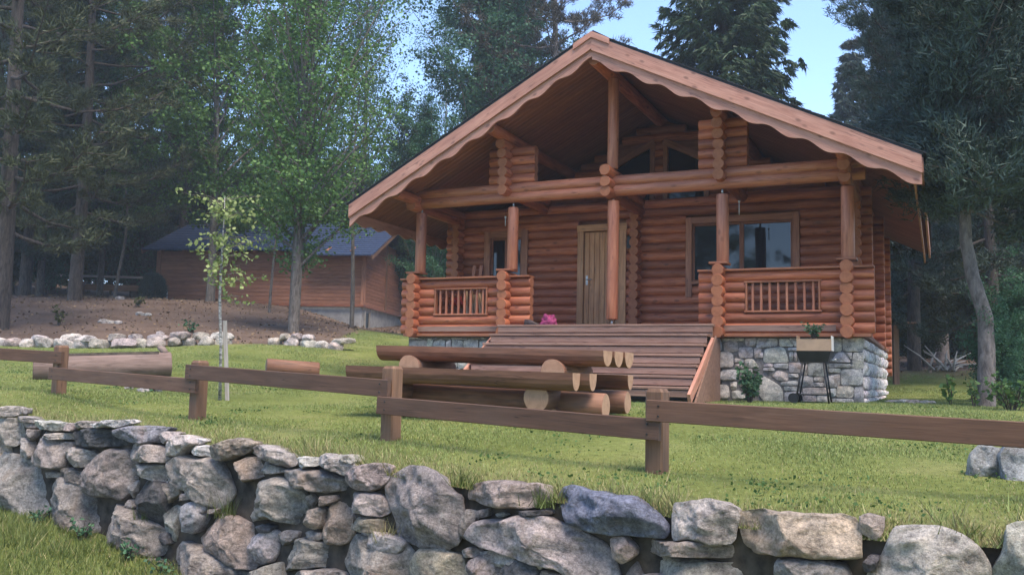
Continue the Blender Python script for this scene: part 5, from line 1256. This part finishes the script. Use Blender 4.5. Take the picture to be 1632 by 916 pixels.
for i, px in enumerate(range(-60, 250, 34)):
    plant(('bush', 'bush2')[i % 2], 'shrub', px + random.uniform(-8, 8), 45 + random.uniform(-2, 4), 'dark leafy shrub at the edge of the wood at left', 'shrub', G3, s=random.uniform(.75, 1.0))
for px in range(-90, 260, 48):
    plant('bush2', 'shrub', px, 54 + random.uniform(-2, 4), 'dark leafy shrub at the edge of the wood at left', 'shrub', G3, s=random.uniform(.9, 1.15))
G4 = 'shrubs behind the shed'
for i, px in enumerate(range(275, 760, 46)):
    plant(('bush', 'bush2')[i % 2], 'shrub', px, 51 + random.uniform(-1, 3), 'dark leafy shrub growing behind the shed', 'shrub', G4, s=random.uniform(1.1, 1.4))
for px in (150, 172, 196): plant('bush', 'shrub', px, 60, 'dark leafy shrub at the edge of the wood at left', 'shrub', G3, s=1.3)
plant('bush2', 'shrub', 20, 37, 'olive shrub left of the garden fence', 'shrub', s=.75); plant('bush', 'shrub', 72, 38, 'green shrub overhanging the garden fence', 'shrub', s=.6)
plant('bush', 'shrub', 1625, 16, 'green bush at the right edge beside the bent pine', 'shrub', s=.3, rot=1); plant('bush', 'shrub', 1590, 13.9, 'low leafy bush at the foot of the bent pine', 'shrub', s=.2, rot=2)
plant('bush2', 'shrub', 1470, 27.5, 'dark undergrowth shrub behind the cabin corner at right', 'shrub', s=.45); plant('bush2', 'shrub', 1555, 28, 'dark undergrowth shrub behind the bent pine', 'shrub', s=.5)
# leaning young tree on the bank
def from_pixels(name, label, D, pix, r0, r1, mat, base_z=None):
    p0 = at(*pix[0], D); zg = tz(p0.x, D); t = thing(name, label, 'tree', (p0.x, D, zg)); b = MB(); q = [at(x, y, D) - Vector((p0.x, D, p0.z)) for x, y in pix]
    b.tube([q[0] - Vector((0, 0, .3))] + q, [r0] + [r0 + (r1 - r0) * i / (len(q) - 1) for i in range(len(q))], 7); b.build('trunk', mat, t); return t, q
t, q = from_pixels('young_tree', 'thin bare-stemmed young tree leaning on the soil bank at left', 36, [(183, 472), (190, 430), (200, 380), (203, 330), (200, 300), (203, 250), (196, 200)], .07, .02, M['bark'])
C = np.concatenate([np.array(q[k]) + rng.normal(size=(220, 3)) * np.array([.8, .8, .5]) for k in (4, 5, 6)]); soup('crown', leaf_quads(C, .15), M['leaf_a'], t)
b = MB(); b.tube([q[3], q[3] + Vector((.35, 0, .25)), q[3] + Vector((.6, 0, .35))], [.035, .025, .01], 5); b.build('branch', M['bark'], t)
# white birch stem behind the shed
t, q = from_pixels('birch_tree', 'birch with white bark rising behind the left end of the shed', 46, [(270, 400), (273, 340), (275, 280), (280, 200), (276, 120), (280, 60)], .14, .05, M['birch'])
C = np.concatenate([np.array(q[k]) + rng.normal(size=(500, 3)) * np.array([1.3, 1.3, 1.2]) for k in (3, 4, 5)]); soup('crown', leaf_quads(C, .15), M['leaf_b'], t)
# staked sapling on the lawn
p0 = at(350, 645, 12.0); zg = tz(p0.x, 12.0)
sap = thing('birch_sapling', 'young birch sapling with sparse pale leaves on the lawn at left', 'sapling', (p0.x, 12.0, zg)); q = [at(x, y, 12.0) - p0 for x, y in ((350, 645), (352, 560), (350, 480), (354, 400), (357, 350), (358, 318))]
b = MB(); b.tube(q, [.022, .02, .018, .014, .009, .004], 7); b.build('trunk', M['birch'], sap)
C = []; b = MB()
for k in range(46):
    f = .40 + .56 * random.random(); s0 = on_path(q, f); a = random.uniform(0, 6.28); l = random.uniform(.18, .62) * (1.15 - abs(f - .68) * 1.1); e = s0 + Vector((math.cos(a) * l, math.sin(a) * l, l * random.uniform(-.25, .45)))
    b.tube([s0, s0.lerp(e, .5) + Vector((0, 0, .03)), e], [.006, .004, .002], 4, cap=False)
    for w in range(17): C.append(tuple(s0.lerp(e, random.uniform(.35, 1.08)) + Vector((random.gauss(0, .04), random.gauss(0, .04), random.gauss(-.02, .04)))))
b.build('twigs', M['bark'], sap); soup('crown', leaf_quads(np.array(C), .062, .8), M['leaf_pale'], sap)
sk = at(363, 645, 12.05); st = thing('tree_stake', 'pale leaning wooden stake beside the birch sapling', 'stake', (sk.x, 12.05, tz(sk.x, 12.05))); plank('stake', (0, 0, -.1), at(358, 517, 12.05) - sk, .05, .04, M['greywood'], st)
# dark round conifer by the shed
p = at(243, 478, 38.2); cs = thing('dwarf_conifer', 'small dark rounded conifer at the shed\'s left corner', 'shrub', (p.x, p.y, tz(p.x, p.y)))
b = MB(); b.tube([(0, 0, -.1), (0, 0, .7)], [.06, .02], 6); b.build('trunk', M['bark_dark'], cs)
N = 5000; u = rng.uniform(0, 1, N); az = rng.uniform(0, 6.28, N); zz = u * 1.0; rr = .5 * np.sqrt(np.clip(1 - (zz - .3) ** 2 / .5, 0, 1)) * rng.uniform(.7, 1.05, N); P = np.stack([np.cos(az) * rr, np.sin(az) * rr, zz], 1); soup('crown', needles(P, unit(P * np.array([1, 1, .3])) + np.array([0, 0, .5]), .16, .014, .5), M['needle'], cs)
# leafy plants: sprigs and ferns
def sprig(px, py, D, n, h, spread, leaf, mat, label, name='leafy_plant', per=10):
    p = at(px, py, D); t = thing(name, label, 'plant', (p.x, D, tz(p.x, D) if D > float(yw(p.x)) else float(low_z(p.x, D)))); b = MB(); C = []
    for k in range(n):
        a = random.uniform(0, 6.28); l = random.uniform(.3, 1) * spread; hh_ = h * random.uniform(.5, 1); e = Vector((math.cos(a) * l, math.sin(a) * l, hh_)); b.tube([(e.x * .15, e.y * .15, -.03), Vector((e.x * .5, e.y * .5, hh_ * .6)), e], [.006, .005, .002], 4, cap=False)
        for w in range(per): f = random.uniform(.25, 1.02); C.append((e.x * f, e.y * f, hh_ * f))
    b.build('stems', M['bark_dark'], t); C = np.array(C) + rng.normal(size=(len(C), 3)) * leaf * .3; soup('foliage', leaf_quads(C, leaf, 0.0), mat, t); return t
sprig(1195, 637, 14.1, 26, .62, .22, .075, M['leaf_b'], 'feathery green plant growing against the stone base', per=16)
sprig(1297, 560, 13.75, 12, .2, .2, .05, M['leaf_b'], 'twiggy green seedling behind the cardboard box', per=14).location.z += 1.0
sprig(1515, 632, 13.8, 4, .5, .08, .1, M['leaf_a'], 'single young leafy plant on the lawn left of the bent pine', per=9)
sprig(1552, 640, 13.4, 7, .4, .18, .07, M['leaf_a'], 'leafy plant close to the bent pine\'s foot', per=10); sprig(1612, 650, 12.6, 22, .5, .5, .08, M['leaf_a'], 'broad leafy plant right of the bent pine', per=10)
sprig(240, 628, 12.45, 8, .12, .14, .05, M['leaf_b'], 'small leafy sprig among stones on the lawn', per=8); sprig(196, 578, 14.9, 6, .42, .12, .05, M['leaf_a'], 'small plant growing in the log trough', per=9)
sprig(95, 520, 26, 10, .6, .3, .1, M['leaf_c'], 'small yellowish plant on the soil bank at left', per=8); sprig(218, 505, 31, 9, .5, .3, .1, M['leaf_c'], 'small dark plant on the soil bank mid-left', per=8); sprig(305, 525, 25.5, 9, .4, .3, .1, M['leaf_b'], 'low green plant on the soil bank right of centre', per=8)
for px, py, n_, h_ in ((60, 840, 7, .2), (130, 862, 9, .22), (205, 880, 8, .2), (262, 905, 7, .18)):
    q_ = wall_hit(px, py); D_ = q_.y - .35
    sprig(px, py, D_, n_, h_, .16, .05, M['leaf_b'], 'leafy weed in the wild grass at the foot of the wall', per=8)['group'] = 'weeds at the foot of the wall'

# the wood opposite, behind the camera: the cabin's windows mirror it
G5 = 'trees opposite the cabin'
OPP = [(-34, -14, 'broad1', 1.3), (-26, -20, 'broad1', 1.25), (-17, -24, 'pine_dark', 1.0), (-9, -26, 'broad2', 1.3), (-1, -28, 'pine_olive', 1.0), (6, -26, 'broad1', 1.3), (13, -24, 'pine_dark', 1.0), (-5, -21, 'bush', 1.2), (20, -20, 'broad2', 1.25), (9, -20, 'bush2', 1.3), (-14, -19, 'bush', 1.2), (27, -15, 'pine_dark', 1.0), (1, -19, 'bush', 1.1), (33, -8, 'broad2', 1.2), (16, -18, 'bush', 1.2), (-22, -16, 'bush2', 1.2)]
for i, (x, y, kind, s) in enumerate(OPP):
    t = thing('opposite_tree', 'tree of the wood opposite the cabin, mirrored in its windows', 'tree', (x, y, float(low_z(x, min(y, 0)))), i * 1.3, G5); t.scale = (s, s, s)
    link('trunk', PR[kind][0], t); link('crown', PR[kind][1], t)

# leaf litter on the bank and clover in the lawn
N = 9000; x_ = rng.uniform(-20, 14, N); y_ = rng.uniform(21.5, 42, N); k_ = rng.uniform(0, 1, N) < soil_mask(x_, y_); x_, y_ = x_[k_], y_[k_]
C = np.stack([x_, y_, terrain(x_, y_) + .015], 1)
tag(soup('leaf_litter', leaf_quads(C, .09, 0.0) * 1.0, [M['litter']]), 'dry brown leaf litter on the soil bank and wood floor', 'leaf litter', kind='stuff')
cc = []
for k in range(130):
    cy = 5 + 13 * random.random() ** 1.3; cx = random.uniform(-.6, .6) * cy; n_ = random.randint(12, 50); sp = random.uniform(.05, .22)
    cc.append(np.stack([cx + rng.normal(0, sp, n_), cy + rng.normal(0, sp, n_)], 1))
cc = np.concatenate(cc); k_ = (cc[:, 1] > yw(cc[:, 0]) + .15) & ~stair_house(cc[:, 0], cc[:, 1]); cc = cc[k_]
C = np.stack([cc[:, 0], cc[:, 1], terrain(cc[:, 0], cc[:, 1]) + .022], 1)
tag(soup('clover', leaf_quads(C, .028, 0.0), [M['leaf_a']]), 'low clover and weeds in patches on the lawn', 'weeds', kind='stuff')
# ------------------------------------------------------------------ thin haze added for a lens-like veil and bluer far trees
hz, nt, nd, ln, bs = new_mat('haze_veil')
nd.remove(bs)
pv = nd.new('ShaderNodeVolumePrincipled'); pv.inputs['Color'].default_value = (0.75, 0.87, 1.0, 1); pv.inputs['Density'].default_value = 0.0012; pv.inputs['Anisotropy'].default_value = 0.0
ln.new(pv.outputs[0], nd['Material Output'].inputs['Volume'])
b = MB(); b.box((-110, -60, -8), (110, 130, 45)); ho = b.build('haze', hz); tag(ho, kind='stuff')
